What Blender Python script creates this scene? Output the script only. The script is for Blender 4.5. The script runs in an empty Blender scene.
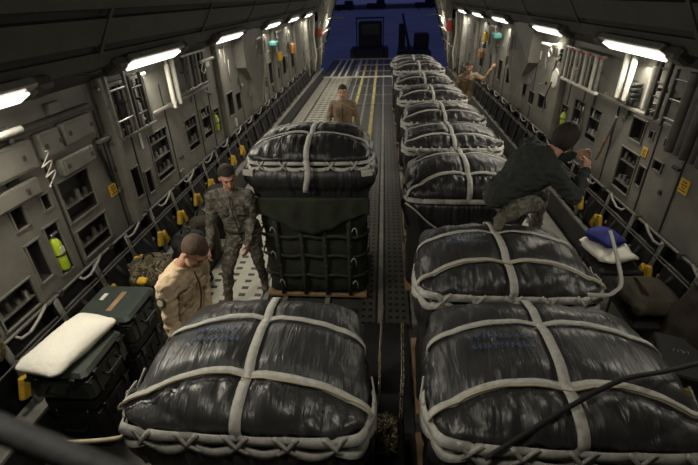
import bpy, math, random
from mathutils import Vector as V, Matrix, noise
from math import sin, cos, pi, radians as R, sqrt, atan2
random.seed(7)
SC = bpy.context.scene
COL = SC.collection

# ------------------------------------------------------------------ camera
cam_d = bpy.data.cameras.new('camera')
cam = bpy.data.objects.new('camera', cam_d); COL.objects.link(cam)
cam_d.sensor_width = 36; cam_d.lens = 425/698*36; cam_d.clip_start = .05; cam_d.clip_end = 600
cam.location = (0, 0, 3.35)
cam.rotation_euler = (Matrix.Rotation(R(5.0), 3, 'Z') @ Matrix.Rotation(pi/2-R(29.2), 3, 'X') @ Matrix.Rotation(R(-1.7), 3, 'Z')).to_euler()
cam_d.dof.use_dof = True; cam_d.dof.focus_distance = 4.0; cam_d.dof.aperture_fstop = 2.8
SC.camera = cam
# ------------------------------------------------------------------ world and exposure
W = bpy.data.worlds.new('dusk'); SC.world = W; W.use_nodes = True
bg = W.node_tree.nodes['Background']; bg.inputs[0].default_value = (.060, .072, .20, 1); bg.inputs[1].default_value = .40
SC.view_settings.view_transform = 'Standard'; SC.view_settings.look = 'None'
SC.view_settings.exposure = 0.0; SC.view_settings.gamma = 1; SC.view_settings.use_curve_mapping = False
SC.cycles.use_denoising = True; SC.cycles.diffuse_bounces = 2
LAMP_W = 36.0            # each wall fixture
LAMP_C = (1.0, .93, .78)
def area_light(name, loc, size, size_y, power, color, direction, parent=None):
    d = bpy.data.lights.new(name, 'AREA'); d.shape = 'RECTANGLE'; d.size = size; d.size_y = size_y
    d.energy = power; d.color = color
    o = bpy.data.objects.new(name, d); COL.objects.link(o); o.location = loc
    o.rotation_euler = V(direction).to_track_quat('-Z', 'Y').to_euler()
    if parent: o.parent = parent
    return o

# ------------------------------------------------------------------ materials
def nt(name, base, rough=.6, metal=0, spec=.5):
    m = bpy.data.materials.new(name); m.use_nodes = True
    b = m.node_tree.nodes['Principled BSDF']
    b.inputs['Base Color'].default_value = (*base, 1); b.inputs['Roughness'].default_value = rough
    b.inputs['Metallic'].default_value = metal; b.inputs['Specular IOR Level'].default_value = spec
    return m, m.node_tree, b
def add(t, kind, **k):
    n = t.nodes.new(kind)
    for a, v in k.items():
        if a.startswith('i_'): n.inputs[a[2:].replace('_', ' ')].default_value = v
        else: setattr(n, a, v)
    return n
def mat(name, base, rough=.6, metal=0, scale=12, var=.25, bump=.0, bscale=60, dark=None, spec=.5):
    """base colour broken up by wear noise, with optional bump"""
    m, t, b = nt(name, base, rough, metal, spec); L = t.links.new
    tc = add(t, 'ShaderNodeTexCoord')
    n = add(t, 'ShaderNodeTexNoise', i_Scale=scale, i_Detail=4.0)
    L(tc.outputs['Object'], n.inputs['Vector'])
    r = add(t, 'ShaderNodeValToRGB')
    r.color_ramp.elements[0].position = .3; r.color_ramp.elements[1].position = .7
    lo = dark or tuple(c*(1-var) for c in base); hi = tuple(min(1, c*(1+var*.6)) for c in base)
    r.color_ramp.elements[0].color = (*lo, 1); r.color_ramp.elements[1].color = (*hi, 1)
    L(n.outputs['Fac'], r.inputs['Fac']); L(r.outputs['Color'], b.inputs['Base Color'])
    if bump:
        n2 = add(t, 'ShaderNodeTexNoise', i_Scale=bscale, i_Detail=3.0)
        L(tc.outputs['Object'], n2.inputs['Vector'])
        bp = add(t, 'ShaderNodeBump', i_Strength=bump, i_Distance=.02)
        L(n2.outputs['Fac'], bp.inputs['Height']); L(bp.outputs['Normal'], b.inputs['Normal'])
    return m
def camo(name, cols, scale):
    m, t, b = nt(name, cols[0], .9); L = t.links.new
    tc = add(t, 'ShaderNodeTexCoord')
    n = add(t, 'ShaderNodeTexNoise', i_Scale=scale, i_Detail=3.0, i_Distortion=.8)
    L(tc.outputs['Object'], n.inputs['Vector'])
    r = add(t, 'ShaderNodeValToRGB'); r.color_ramp.interpolation = 'CONSTANT'
    e = r.color_ramp.elements; e[0].position = 0; e[0].color = (*cols[0], 1); e[1].position = .46; e[1].color = (*cols[1], 1)
    for i, c in enumerate(cols[2:]):
        x = e.new(.54+.09*i); x.color = (*c, 1)
    L(n.outputs['Fac'], r.inputs['Fac']); L(r.outputs['Color'], b.inputs['Base Color'])
    return m
def film_mat(name, base, rough):
    """crinkled plastic sheeting: vertical gathers plus fine crumple in the normals"""
    m, t, b = nt(name, base, rough, 0, .6); L = t.links.new
    tc = add(t, 'ShaderNodeTexCoord'); mp = add(t, 'ShaderNodeMapping'); mp.inputs['Scale'].default_value = (1, .16, .16)
    L(tc.outputs['Object'], mp.inputs['Vector'])
    n = add(t, 'ShaderNodeTexNoise', i_Scale=26.0, i_Detail=5.0, i_Distortion=1.2); L(mp.outputs['Vector'], n.inputs['Vector'])
    n2 = add(t, 'ShaderNodeTexVoronoi', i_Scale=30.0); L(mp.outputs['Vector'], n2.inputs['Vector'])
    mx = add(t, 'ShaderNodeMath', operation='MULTIPLY_ADD'); mx.inputs[1].default_value = .35
    L(n2.outputs['Distance'], mx.inputs[0]); L(n.outputs['Fac'], mx.inputs[2])
    bp = add(t, 'ShaderNodeBump', i_Strength=.42, i_Distance=.025)
    L(mx.outputs[0], bp.inputs['Height']); L(bp.outputs['Normal'], b.inputs['Normal'])
    wv = add(t, 'ShaderNodeTexNoise', i_Scale=9.0); L(tc.outputs['Object'], wv.inputs['Vector'])
    mr = add(t, 'ShaderNodeMapRange'); mr.inputs['To Min'].default_value = rough-.06; mr.inputs['To Max'].default_value = rough+.16
    L(wv.outputs['Fac'], mr.inputs['Value']); L(mr.outputs['Result'], b.inputs['Roughness'])
    return m
def slot_mat(name, base, slot, py, fy, px, fx, rough=.45, metal=.3):
    """a perforated strip: slots repeat every py metres along y and px across x"""
    m, t, b = nt(name, base, rough, metal); L = t.links.new
    tc = add(t, 'ShaderNodeTexCoord'); s = add(t, 'ShaderNodeSeparateXYZ'); L(tc.outputs['Object'], s.inputs[0])
    def band(sock, p, f):
        a = add(t, 'ShaderNodeMath', operation='DIVIDE'); a.inputs[1].default_value = p; L(sock, a.inputs[0])
        c = add(t, 'ShaderNodeMath', operation='FRACT'); L(a.outputs[0], c.inputs[0])
        d = add(t, 'ShaderNodeMath', operation='SUBTRACT'); d.inputs[1].default_value = .5; L(c.outputs[0], d.inputs[0])
        e = add(t, 'ShaderNodeMath', operation='ABSOLUTE'); L(d.outputs[0], e.inputs[0])
        g = add(t, 'ShaderNodeMath', operation='LESS_THAN'); g.inputs[1].default_value = f/2; L(e.outputs[0], g.inputs[0])
        return g.outputs[0]
    ml = add(t, 'ShaderNodeMath', operation='MULTIPLY'); L(band(s.outputs['Y'], py, fy), ml.inputs[0]); L(band(s.outputs['X'], px, fx), ml.inputs[1])
    n = add(t, 'ShaderNodeTexNoise', i_Scale=7.0, i_Detail=4.0); L(tc.outputs['Object'], n.inputs['Vector'])
    wr = add(t, 'ShaderNodeMix', data_type='RGBA'); wr.inputs[6].default_value = (*[c*.6 for c in base], 1); wr.inputs[7].default_value = (*base, 1)
    L(n.outputs['Fac'], wr.inputs[0])
    mx = add(t, 'ShaderNodeMix', data_type='RGBA'); mx.inputs[7].default_value = (*slot, 1)
    L(ml.outputs[0], mx.inputs[0]); L(wr.outputs[2], mx.inputs[6]); L(mx.outputs[2], b.inputs['Base Color'])
    return m
def emit(name, col, s):
    m = bpy.data.materials.new(name); m.use_nodes = True; t = m.node_tree; t.nodes.clear()
    e = t.nodes.new('ShaderNodeEmission'); e.inputs[0].default_value = (*col, 1); e.inputs[1].default_value = s
    o = t.nodes.new('ShaderNodeOutputMaterial'); t.links.new(e.outputs[0], o.inputs[0]); return m

MT = dict(
    wall=mat('wall_paint', (.185, .178, .154), .40, 0, 5, .2, .05, 40),
    upper=mat('upper_panel', (.05, .049, .044), .65, 0, 4, .2),
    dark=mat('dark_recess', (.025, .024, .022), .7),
    ceil=mat('ceiling_dark', (.03, .029, .026), .8),
    floor=slot_mat('floor_plate', (.12, .117, .105), (.04, .04, .04), .26, .35, .21, .5, .5, .5),
    cream=slot_mat('roller_tray', (.62, .60, .50), (.03, .03, .025), .15, .42, .21, .42, .5, 0),
    rail=slot_mat('guide_rail', (.17, .165, .14), (.03, .03, .03), .12, .4, .08, .5, .4, .6),
    yellowline=mat('yellow_line', (.52, .45, .16), .6, 0, 9, .3),
    aft=mat('aft_frame_paint', (.33, .32, .28), .5, 0, 6, .3),
    ledge=mat('ledge_metal', (.34, .33, .29), .45, .4, 8, .25),
    curb=mat('curb_black', (.03, .03, .032), .5),
    metal=mat('worn_aluminium', (.42, .41, .38), .35, .8, 20, .25),
    white=mat('white_enamel', (.66, .64, .56), .45, 0, 15, .12),
    housing=mat('lamp_housing', (.075, .07, .062), .5, .3),
    black=mat('black_webbing', (.012, .012, .013), .75, 0, 30, .4, .2, 80),
    blackgloss=mat('black_plastic', (.015, .015, .016), .35),
    post=mat('seat_strut', (.16, .16, .14), .45, .4, 20, .25),
    yellow=mat('yellow_webbing', (.70, .43, .03), .7, 0, 20, .25),
    placard=mat('placard_yellow', (.72, .44, .03), .6, 0, 20, .1),
    ink=mat('placard_ink', (.03, .02, .01), .7),
    red=mat('red_paint', (.5, .03, .02), .5),
    teal=mat('teal_plastic', (.04, .17, .16), .5),
    lime=mat('lime_bottle', (.45, .62, .03), .35, 0, 20, .1),
    glass=emit('lamp_diffuser', (1, .97, .88), 3.0),
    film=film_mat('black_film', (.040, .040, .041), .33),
    film2=film_mat('black_film_dark', (.022, .022, .023), .36),  # darker copy of the film; far bundles carry their shade in its colour
    strap=mat('cotton_webbing', (.50, .49, .45), .8, 0, 30, .2, .25, 160),
    cord=mat('tan_cord', (.50, .43, .28), .8),
    bluemark=mat('blue_marking', (.03, .07, .16), .6),
    plywood=mat('plywood', (.30, .19, .10), .7, 0, 8, .3),
    hull=mat('load_side', (.016, .016, .015), .8, 0, 10, .3, .3, 20),
    olive=mat('olive_canvas', (.020, .025, .012), .85, 0, 6, .35, .35, 14),
    olivestrap=mat('olive_webbing', (.030, .033, .020), .8, 0, 20, .25),
    chain=mat('chain_steel', (.32, .28, .2), .35, .9, 40, .3),
    case=mat('case_green', (.040, .050, .042), .42, 0, 10, .2, .06, 60),
    tan=mat('tan_flight_suit', (.58, .44, .29), .9, 0, 6, .12, .3, 40),
    brown=mat('brown_flight_jacket', (.25, .175, .11), .85, 0, 6, .2, .3, 40),
    fleece=mat('dark_green_fleece', (.030, .036, .032), .95, 0, 5, .1, .25, 60),
    camo=camo('sage_camouflage', [(.075, .07, .055), (.125, .115, .09), (.19, .175, .14), (.04, .038, .03)], 20),
    wcamo=camo('woodland_camouflage', [(.05, .045, .02), (.16, .12, .07), (.02, .018, .012), (.26, .2, .12)], 9),
    boot=mat('suede_boot', (.14, .12, .085), .85, 0, 20, .2),
    skin=mat('skin', (.50, .27, .18), .55, 0, 12, .1),
    hair=mat('dark_hair', (.025, .016, .010), .75, 0, 40, .4, .4, 150),
    brownhair=mat('brown_hair', (.07, .038, .018), .75, 0, 40, .4, .4, 150),
    eye=mat('eye_dark', (.03, .02, .015), .3),
    lip=mat('lips', (.32, .12, .09), .6),
    cable=mat('grey_cable', (.30, .29, .26), .5, 0, 20, .2),
    pillow=mat('cream_pillow', (.80, .77, .68), .9, 0, 4, .06, .25, 30),
    blue=mat('royal_blue_cloth', (.015, .02, .17), .85, 0, 6, .25, .2, 30),
    bagolive=mat('olive_bag', (.045, .038, .021), .85, 0, 6, .3, .3, 20),
    reflect=mat('reflective_lime', (.40, .52, .18), .5),
    tarmac=mat('tarmac', (.50, .52, .55), .85, 0, .25, .16),
    outdark=mat('vehicle_dark', (.02, .02, .022), .6),
    outside=mat('far_ground', (.03, .03, .035), .9),
    tarp=mat('brown_tarp', (.05, .038, .026), .6, 0, 6, .3, .5, 12),
    orange=mat('orange_paint', (.42, .17, .05), .6),
)

# ------------------------------------------------------------------ mesh helpers
class MB:
    def __init__(s): s.v = []; s.f = []; s.flat = set()
    def addm(s, vs, fs, flat=False):
        b = len(s.v); s.v += [tuple(p) for p in vs]
        for f in fs:
            if flat: s.flat.add(len(s.f))
            s.f.append(tuple(i+b for i in f))
    def box(s, c, d, rot=None, bev=.0):
        x, y, z = (q/2 for q in d)
        if bev <= 0:
            vs = [V((a*x, b*y, e*z)) for a in (-1, 1) for b in (-1, 1) for e in (-1, 1)]
            fs = [(0, 1, 3, 2), (4, 6, 7, 5), (0, 4, 5, 1), (2, 3, 7, 6), (0, 2, 6, 4), (1, 5, 7, 3)]
        else:
            bev = min(bev, x*.9, y*.9, z*.9)
            # chamfered box: octagon in xy, inset at top and bottom
            def ring(ix, zz): 
                X, Y = x-ix, y-ix; e = bev
                return [V((X, -Y+e, zz)), V((X, Y-e, zz)), V((X-e, Y, zz)), V((-X+e, Y, zz)), V((-X, Y-e, zz)), V((-X, -Y+e, zz)), V((-X+e, -Y, zz)), V((X-e, -Y, zz))]
            rs = [ring(bev*.8, -z), ring(0, -z+bev), ring(0, z-bev), ring(bev*.8, z)]
            vs = [p for r in rs for p in r]
            fs = [tuple(range(7, -1, -1)), tuple(range(24, 32))]
            for k in range(3):
                for i in range(8):
                    j = (i+1) % 8; fs.append((k*8+i, k*8+j, (k+1)*8+j, (k+1)*8+i))
        if rot is not None: vs = [rot @ p for p in vs]
        s.addm([p+V(c) for p in vs], fs, True); return s
    def cyl(s, p0, p1, r0, r1=None, n=12, cap=True):
        r1 = r0 if r1 is None else r1
        p0, p1 = V(p0), V(p1); d = (p1-p0).normalized()
        a = d.orthogonal().normalized(); b = d.cross(a)
        vs = [p+(a*cos(2*pi*i/n)+b*sin(2*pi*i/n))*r for p, r in ((p0, r0), (p1, r1)) for i in range(n)]
        fs = [(i, (i+1) % n, n+(i+1) % n, n+i) for i in range(n)]
        s.addm(vs, fs)
        if cap: s.addm(vs, [tuple(range(n-1, -1, -1)), tuple(range(n, 2*n))], True)
        return s
    def tube(s, pts, r, n=8):
        pts = [V(p) for p in pts]; m = len(pts)
        rr = r if isinstance(r, (list, tuple)) else [r]*m
        a = None; vs = []
        for i, p in enumerate(pts):
            d = (pts[min(i+1, m-1)]-pts[max(i-1, 0)]).normalized()
            if a is None: a = d.orthogonal().normalized()
            a = (a-d*a.dot(d)); a = a.normalized() if a.length > 1e-6 else d.orthogonal().normalized()
            b = d.cross(a)
            vs += [p+(a*cos(2*pi*k/n)+b*sin(2*pi*k/n))*rr[i] for k in range(n)]
        fs = [(i*n+k, i*n+(k+1) % n, (i+1)*n+(k+1) % n, (i+1)*n+k) for i in range(m-1) for k in range(n)]
        fs += [tuple(range(n-1, -1, -1)), tuple(range((m-1)*n, m*n))]
        s.addm(vs, fs); return s
    def ribbon(s, pts, nrm, w, th=.004):
        m = len(pts); vs = []
        for i in range(m):
            d = (V(pts[min(i+1, m-1)])-V(pts[max(i-1, 0)])).normalized(); n = V(nrm[i]).normalized()
            side = d.cross(n).normalized()*w/2; p = V(pts[i])
            vs += [p-side, p+side, p+side+n*th, p-side+n*th]
        fs = [(i*4+k, i*4+(k+1) % 4, i*4+4+(k+1) % 4, i*4+4+k) for i in range(m-1) for k in range(4)]
        fs += [(3, 2, 1, 0), tuple(range(m*4-4, m*4))]
        s.addm(vs, fs); return s
    def ell(s, c, r, rot=None, nu=16, nv=10):
        vs = []; fs = []
        for j in range(nv+1):
            t = pi*j/nv
            for i in range(nu):
                p = V((r[0]*sin(t)*cos(2*pi*i/nu), r[1]*sin(t)*sin(2*pi*i/nu), r[2]*cos(t)))
                vs.append((rot @ p if rot is not None else p)+V(c))
        for j in range(nv):
            for i in range(nu):
                a, b = j*nu+i, j*nu+(i+1) % nu
                fs.append((a, a+nu, b+nu, b))
        s.addm(vs, fs); return s
    def cap(s, p0, p1, r0, r1, n=12):
        """rounded tapering capsule"""
        p0, p1 = V(p0), V(p1); d = (p1-p0).normalized(); pts = []; rs = []
        for k in range(5):
            a = pi/2*(k/4); pts.append(p0-d*r0*cos(a)*.98); rs.append(max(.0006, r0*sin(a)))
        for k in range(5):
            a = pi/2*(1-k/4); pts.append(p1+d*r1*cos(a)*.98); rs.append(max(.0006, r1*sin(a)))
        return s.tube(pts, rs, n)
    def loft(s, rings, n=20):
        """rings: (centre, x-vector, y-vector)"""
        vs = []
        for c, x, y in rings:
            vs += [V(c)+V(x)*cos(2*pi*k/n)+V(y)*sin(2*pi*k/n) for k in range(n)]
        m = len(rings)
        fs = [(i*n+k, i*n+(k+1) % n, (i+1)*n+(k+1) % n, (i+1)*n+k) for i in range(m-1) for k in range(n)]
        fs += [tuple(range(n-1, -1, -1)), tuple(range((m-1)*n, m*n))]
        s.addm(vs, fs); return s
    def mesh(s, name, smooth=True):
        me = bpy.data.meshes.new(name); me.from_pydata(s.v, [], s.f); 
        for p in me.polygons: p.use_smooth = smooth and p.index not in s.flat
        me.update(); return me
    def build(s, name, m, parent=None, smooth=True, fixn=False):
        me = s.mesh(name, smooth); me.materials.append(MT[m] if isinstance(m, str) else m)
        if fixn:
            import bmesh
            b = bmesh.new(); b.from_mesh(me); bmesh.ops.recalc_face_normals(b, faces=b.faces); b.to_mesh(me); b.free()
        o = bpy.data.objects.new(name, me); COL.objects.link(o)
        if parent: o.parent = parent
        return o
def tag(o, label, cat, group=None, kind=None):
    if label: o['label'] = label
    if cat: o['category'] = cat
    if group: o['group'] = group
    if kind: o['kind'] = kind
    return o
def thing(name, label, cat, loc=(0, 0, 0), group=None, rz=0):
    o = bpy.data.objects.new(name, None); COL.objects.link(o); o.location = loc; o.rotation_euler = (0, 0, rz)
    o.empty_display_size = .1
    return tag(o, label, cat, group)
def struct(o): o['kind'] = 'structure'; return o
def copy_tree(o, parent=None):
    c = o.copy(); COL.objects.link(c); c.parent = parent
    for ch in list(o.children): copy_tree(ch, c)
    return c
def remesh(mb, name, m, parent, voxel=.012, smooth=3, wr=0, wf=9, seed=0, aniso=(1, 1, 1)):
    """weld overlapping closed volumes into one continuous skin"""
    me = mb.mesh(name)
    o = bpy.data.objects.new(name, me); COL.objects.link(o)
    r = o.modifiers.new('r', 'REMESH'); r.mode = 'VOXEL'; r.voxel_size = voxel; r.use_smooth_shade = True
    if smooth:
        q = o.modifiers.new('s', 'SMOOTH'); q.factor = .5; q.iterations = smooth
    dg = bpy.context.evaluated_depsgraph_get()
    me2 = bpy.data.meshes.new_from_object(o.evaluated_get(dg)); o.modifiers.clear(); o.data = me2
    bpy.data.meshes.remove(me)
    if wr:
        off = V((seed*7.3, seed*3.1, 0)); ns = [v.normal.copy() for v in me2.vertices]
        for v, n in zip(me2.vertices, ns):
            p = V((v.co.x*aniso[0], v.co.y*aniso[1], v.co.z*aniso[2]))*wf+off
            v.co += n*wr*(noise.noise(p)+.5*noise.noise(p*2.1)-.15)
    for p in me2.polygons: p.use_smooth = True
    me2.materials.clear(); me2.materials.append(MT[m] if isinstance(m, str) else m)
    o.name = name; o.parent = parent
    return o

# ================================================================== STRUCTURE
WX = 3.0
def slab(name, c, d, m): return struct(MB().box(c, d).build(name, m, None, False))
slab('floor', (0, 9.7, -.06), (6.3, 22.0, .12), 'floor')
slab('trim_ramp_floor', (0, 23.85, -.06), (5.9, 6.3, .12), 'floor')
slab('ceiling', (0, 9.7, 4.26), (6.3, 22.2, .12), 'ceil')
slab('wall_front', (0, -1.36, 2.1), (6.3, .12, 4.3), 'ceil')

# side walls with real recesses -------------------------------------------------
LEFT_OPEN = [(3.09, 3.27, 1.10, 1.61), (2.85, 3.01, 1.18, 1.57), (2.85, 2.99, 1.71, 1.90), (3.19, 3.30, 1.73, 1.88),
             (3.42, 3.88, 1.48, 1.90), (3.44, 3.92, 1.07, 1.38), (4.56, 4.74, 1.22, 1.60), (4.84, 5.0, 1.16, 1.46),
             (5.13, 5.64, 1.2, 1.84), (6.2, 6.66, 1.26, 1.75), (6.85, 7.25, 1.26, 1.77), (7.40, 7.66, 1.22, 1.64),
             (2.38, 2.77, 1.04, 1.32), (1.6, 2.2, 1.05, 1.75), (8.2, 8.55, 1.3, 1.75), (8.7, 9.05, 1.3, 1.65), (11.6, 12.0, 1.3, 1.85),
             (12.4, 12.8, 1.3, 1.6), (13.3, 13.7, 1.3, 1.8), (14.6, 15.1, 1.3, 1.8)]
RIGHT_OPEN = [(10.78, 11.18, 1.37, 1.73), (9.49, 9.83, 1.36, 1.62), (8.93, 9.3, 1.3, 1.56), (8.33, 8.71, 1.35, 1.61),
              (7.22, 7.5, 1.32, 1.68), (6.66, 7.04, 1.42, 1.86), (6.1, 6.49, 1.41, 1.86), (5.05, 5.34, 1.74, 2.0), (4.86, 4.95, 1.85, 1.94),
              (4.5, 4.65, 1.85, 1.94), (4.55, 4.72, 1.58, 1.69), (4.8, 4.94, 1.30, 1.54), (5.0, 5.4, 1.1, 1.62), (3.1, 3.5, 1.3, 1.8),
              (11.7, 12.1, 1.3, 1.8), (12.7, 13.1, 1.3, 1.8), (14.0, 14.5, 1.3, 1.8)]
def side_wall(side, name, opens):
    mb = MB()
    Y0, Y1, Z0, Z1 = -1.3, 20.0, 1.0, 2.66
    ys = sorted({Y0, Y1, *[q for o in opens for q in o[:2]]}); zs = sorted({Z0, Z1, *[q for o in opens for q in o[2:]]})
    x = side*WX
    for i in range(len(ys)-1):
        for j in range(len(zs)-1):
            yc, zc = (ys[i]+ys[i+1])/2, (zs[j]+zs[j+1])/2
            if any(o[0] < yc < o[1] and o[2] < zc < o[3] for o in opens): continue
            mb.addm([(x, ys[i], zs[j]), (x, ys[i+1], zs[j]), (x, ys[i+1], zs[j+1]), (x, ys[i], zs[j+1])], [(0, 1, 2, 3)], True)
    # backing skin, bottom lip, underside and lower recess behind the seats
    def strip(pts):
        for a, b in zip(pts, pts[1:]):
            mb.addm([(side*a[0], Y0, a[1]), (side*a[0], Y1, a[1]), (side*b[0], Y1, b[1]), (side*b[0], Y0, b[1])], [(0, 1, 2, 3)], True)
    strip([(3.0, 2.66), (3.16, 2.70)])
    strip([(3.0, 1.0), (3.14, 1.0)])
    strip([(3.16, -.05), (3.16, 4.2)])
    o = struct(mb.build(name, 'wall', None, False)); 
    # recess liners
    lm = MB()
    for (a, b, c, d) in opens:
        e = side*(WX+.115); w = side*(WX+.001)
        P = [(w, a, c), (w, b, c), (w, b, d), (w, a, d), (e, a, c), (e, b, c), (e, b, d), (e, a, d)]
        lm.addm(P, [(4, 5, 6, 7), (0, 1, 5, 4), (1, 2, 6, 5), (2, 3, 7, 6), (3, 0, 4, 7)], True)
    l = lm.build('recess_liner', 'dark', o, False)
    # seams between panels
    sm = MB()
    for y in [2.3, 3.38, 4.25, 4.78, 5.72, 6.76, 7.32, 7.85, 9.1, 10.4, 11.4, 13.0, 14.2, 15.6, 17.0]:
        sm.box((side*(WX-.004), y, 1.7), (.012, .018, 1.35))
    sm.build('panel_seam', 'dark', o, False)
    fr = MB()
    for (a, b, c, d) in opens:
        t = .014
        for (cy, cz, sy, sz) in (((a+b)/2, d, b-a+.03, t), ((a+b)/2, c, b-a+.03, t), (a, (c+d)/2, t, d-c), (b, (c+d)/2, t, d-c)):
            fr.box((side*(WX-.005), cy, cz), (.022, sy, sz))
    fr.build('recess_frame', 'wall', o, False)
    return o
side_wall(-1, 'wall_left', LEFT_OPEN)
side_wall(1, 'wall_right', RIGHT_OPEN)
for side, nm in ((-1, 'trim_upper_left'), (1, 'trim_upper_right')):
    prof = [(3.0, 2.64), (2.76, 2.80), (2.70, 2.93), (2.74, 2.94), (2.72, 3.0), (2.66, 3.0), (2.52, 3.22), (2.58, 3.24), (2.56, 3.29), (2.46, 3.30), (2.40, 3.42), (2.55, 3.44), (2.5, 4.2)]
    for (k, m, rng) in (('', 'upper', range(len(prof)-1)),):
        mb = MB(); dk = MB()
        for i in rng:
            a, b = prof[i], prof[i+1]
            tgt = dk if i in (2, 3, 4, 6, 7, 8, 10, 11) else mb
            tgt.addm([(side*a[0], -1.3, a[1]), (side*a[0], 20.0, a[1]), (side*b[0], 20.0, b[1]), (side*b[0], -1.3, b[1])], [(0, 1, 2, 3)], True)
        for y in (.9, 4.2, 6.8, 9.2, 12.8, 15.5, 18.2):
            mb.box((side*2.60, y, 3.1), (.03, .05, .52), Matrix.Rotation(side*R(-32), 3, 'Y'))
        o = struct(mb.build(nm, m, None, False)); dk.build('dark_slot', 'dark', o, False)  # slot stripes of the band get the darker material

# curbs, seat backing, floor strips
for side, nm in ((-1, 'left'), (1, 'right')):
    x = 2.8 if side < 0 else 2.86
    struct(MB().box((side*x, 9.8, .19), (.05, 21.8, .38)).build('trim_curb_'+nm, 'curb', None, False))
    struct(MB().box((side*(x+.06), 9.8, .40), (.19, 21.8, .03)).build('trim_ledge_'+nm, 'ledge', None, False))
    struct(MB().box((side*3.13, 9.4, .5), (.05, 21.2, 1.0)).build('trim_seat_backing_'+nm, 'black', None, False))
ti = [0]
def strip(x0, x1, y0, y1, m, z=.012):
    ti[0] += 1; return struct(MB().box(((x0+x1)/2, (y0+y1)/2, z/2), (x1-x0, y1-y0, z)).build('trim_%d' % ti[0], m, None, False))
strip(-2.36, -1.52, 2.9, 20.6, 'cream')
strip(-2.74, -2.42, 3.3, 20.6, 'ledge', .03)
strip(1.62, 2.4, 1, 20.6, 'cream')
strip(2.46, 2.8, 1, 20.6, 'ledge', .03)
for x in (-.95, -.36): strip(x-.05, x+.05, 6, 27, 'yellowline', .02)
for x in (-1.45, -1.2, -.66, .0, .40): strip(x-.03, x+.03, 3.8, 27, 'ledge', .03)
strip(.06, .34, 3.8, 20.6, 'rail', .025)
strip(-.22, -.06, 3.8, 20.6, 'rail', .03)
strip(-2.8, 2.8, 20.55, 20.75, 'white', .04)
for x in (-2.45, -2.1, -1.8, -1.3): strip(x-.05, x+.05, 20.8, 26.8, 'white', .02)
for y in (15.0, 16.6, 18.4, 22.4, 24.5): strip(-1.5, .4, y, y+.05, 'ledge', .034)
for k_ in range(30): strip(-2.36, -1.52, 11.5+k_*.3, 11.56+k_*.3, 'ledge', .03)
strip(-2.9, 2.9, 26.8, 27.0, 'ledge', .05)

# aft fuselage: leaning walls with ribs, tail closing in
def aft(side, nm):
    sec = [(3.35, 0), (3.12, .75), (2.80, 1.6), (2.46, 2.7), (2.15, 3.6), (1.6, 4.25)]
    mb = MB()
    for i in range(len(sec)-1):
        a, b = sec[i], sec[i+1]
        for (u, w, y0, y1) in ((.18, .14, 19.9, 23.2),):
            mb.addm([(side*(a[0]+u), y0, a[1]), (side*(a[0]+w), y1, a[1]), (side*(b[0]+w), y1, b[1]), (side*(b[0]+u), y0, b[1])], [(0, 1, 2, 3)], True)
    wall = struct(mb.build('wall_aft_'+nm, 'aft', None, False))
    for y in (20.1, 20.9, 21.7, 22.5, 23.2):
        rb = MB()
        for i in range(len(sec)-1):
            a, b = V((side*(sec[i][0]+.06), y, sec[i][1])), V((side*(sec[i+1][0]+.06), y, sec[i+1][1]))
            d = (b-a); ang = atan2(d.x, d.z)
            rb.box((a+b)/2, (.14, .09, d.length+.03), Matrix.Rotation(ang, 3, 'Y'))
        rb.build('rib', 'aft' if y < 23 else 'curb', wall, False)
    for z, rr in ((.9, .03), (1.35, .02), (1.9, .035), (2.4, .02)):
        k = next(i for i in range(5) if sec[i][1] <= z <= sec[i+1][1]); f = (z-sec[k][1])/(sec[k+1][1]-sec[k][1])
        x = sec[k][0]+(sec[k+1][0]-sec[k][0])*f-.05
        MB().cyl((side*x, 19.6, z), (side*x, 23.1, z+.05), rr).build('pipe', 'white', wall)
aft(-1, 'left'); aft(1, 'right')
for s_, n_ in ((-1, 'left'), (1, 'right')): slab('wall_aft_bulkhead_'+n_, (s_*3.15, 19.95, 2.1), (1.1 if 0 else .7, .1, 4.4), 'wall'); slab('wall_aft_bulkhead_upper_'+n_, (s_*2.78, 19.95, 3.35), (.56, .1, 1.9), 'wall')
slab('trim_aft_roof', (0, 21.7, 4.36), (4.2, 3.6, .12), 'ceil')
# frame at the end of the parallel section
for side, nm in ((-1, 'left'), (1, 'right')):
    mb = MB()
    mb.box((side*2.95, 17.5, 1.9), (.16, .22, 2.6)); mb.box((side*3.0, 19.2, 1.9), (.16, .16, 2.6)); mb.box((side*2.9, 18.3, 2.95), (.1, 1.7, .1))
    struct(mb.build('trim_frame_'+nm, 'aft', None, False))

# ground outside
struct(MB().box((.06, 2.4, .008), (.5, 2.8, .012)).build('trim_aisle_shade', 'black', None, False))  # black sheet standing in for the shade on the aisle floor
struct(MB().box((0, 150, -1.66), (500, 280, .1)).build('ground', 'tarmac', None, False))
struct(MB().box((0, 215, -1.55), (500, 70, .14)).build('ground_grass', 'outside', None, False))

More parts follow.
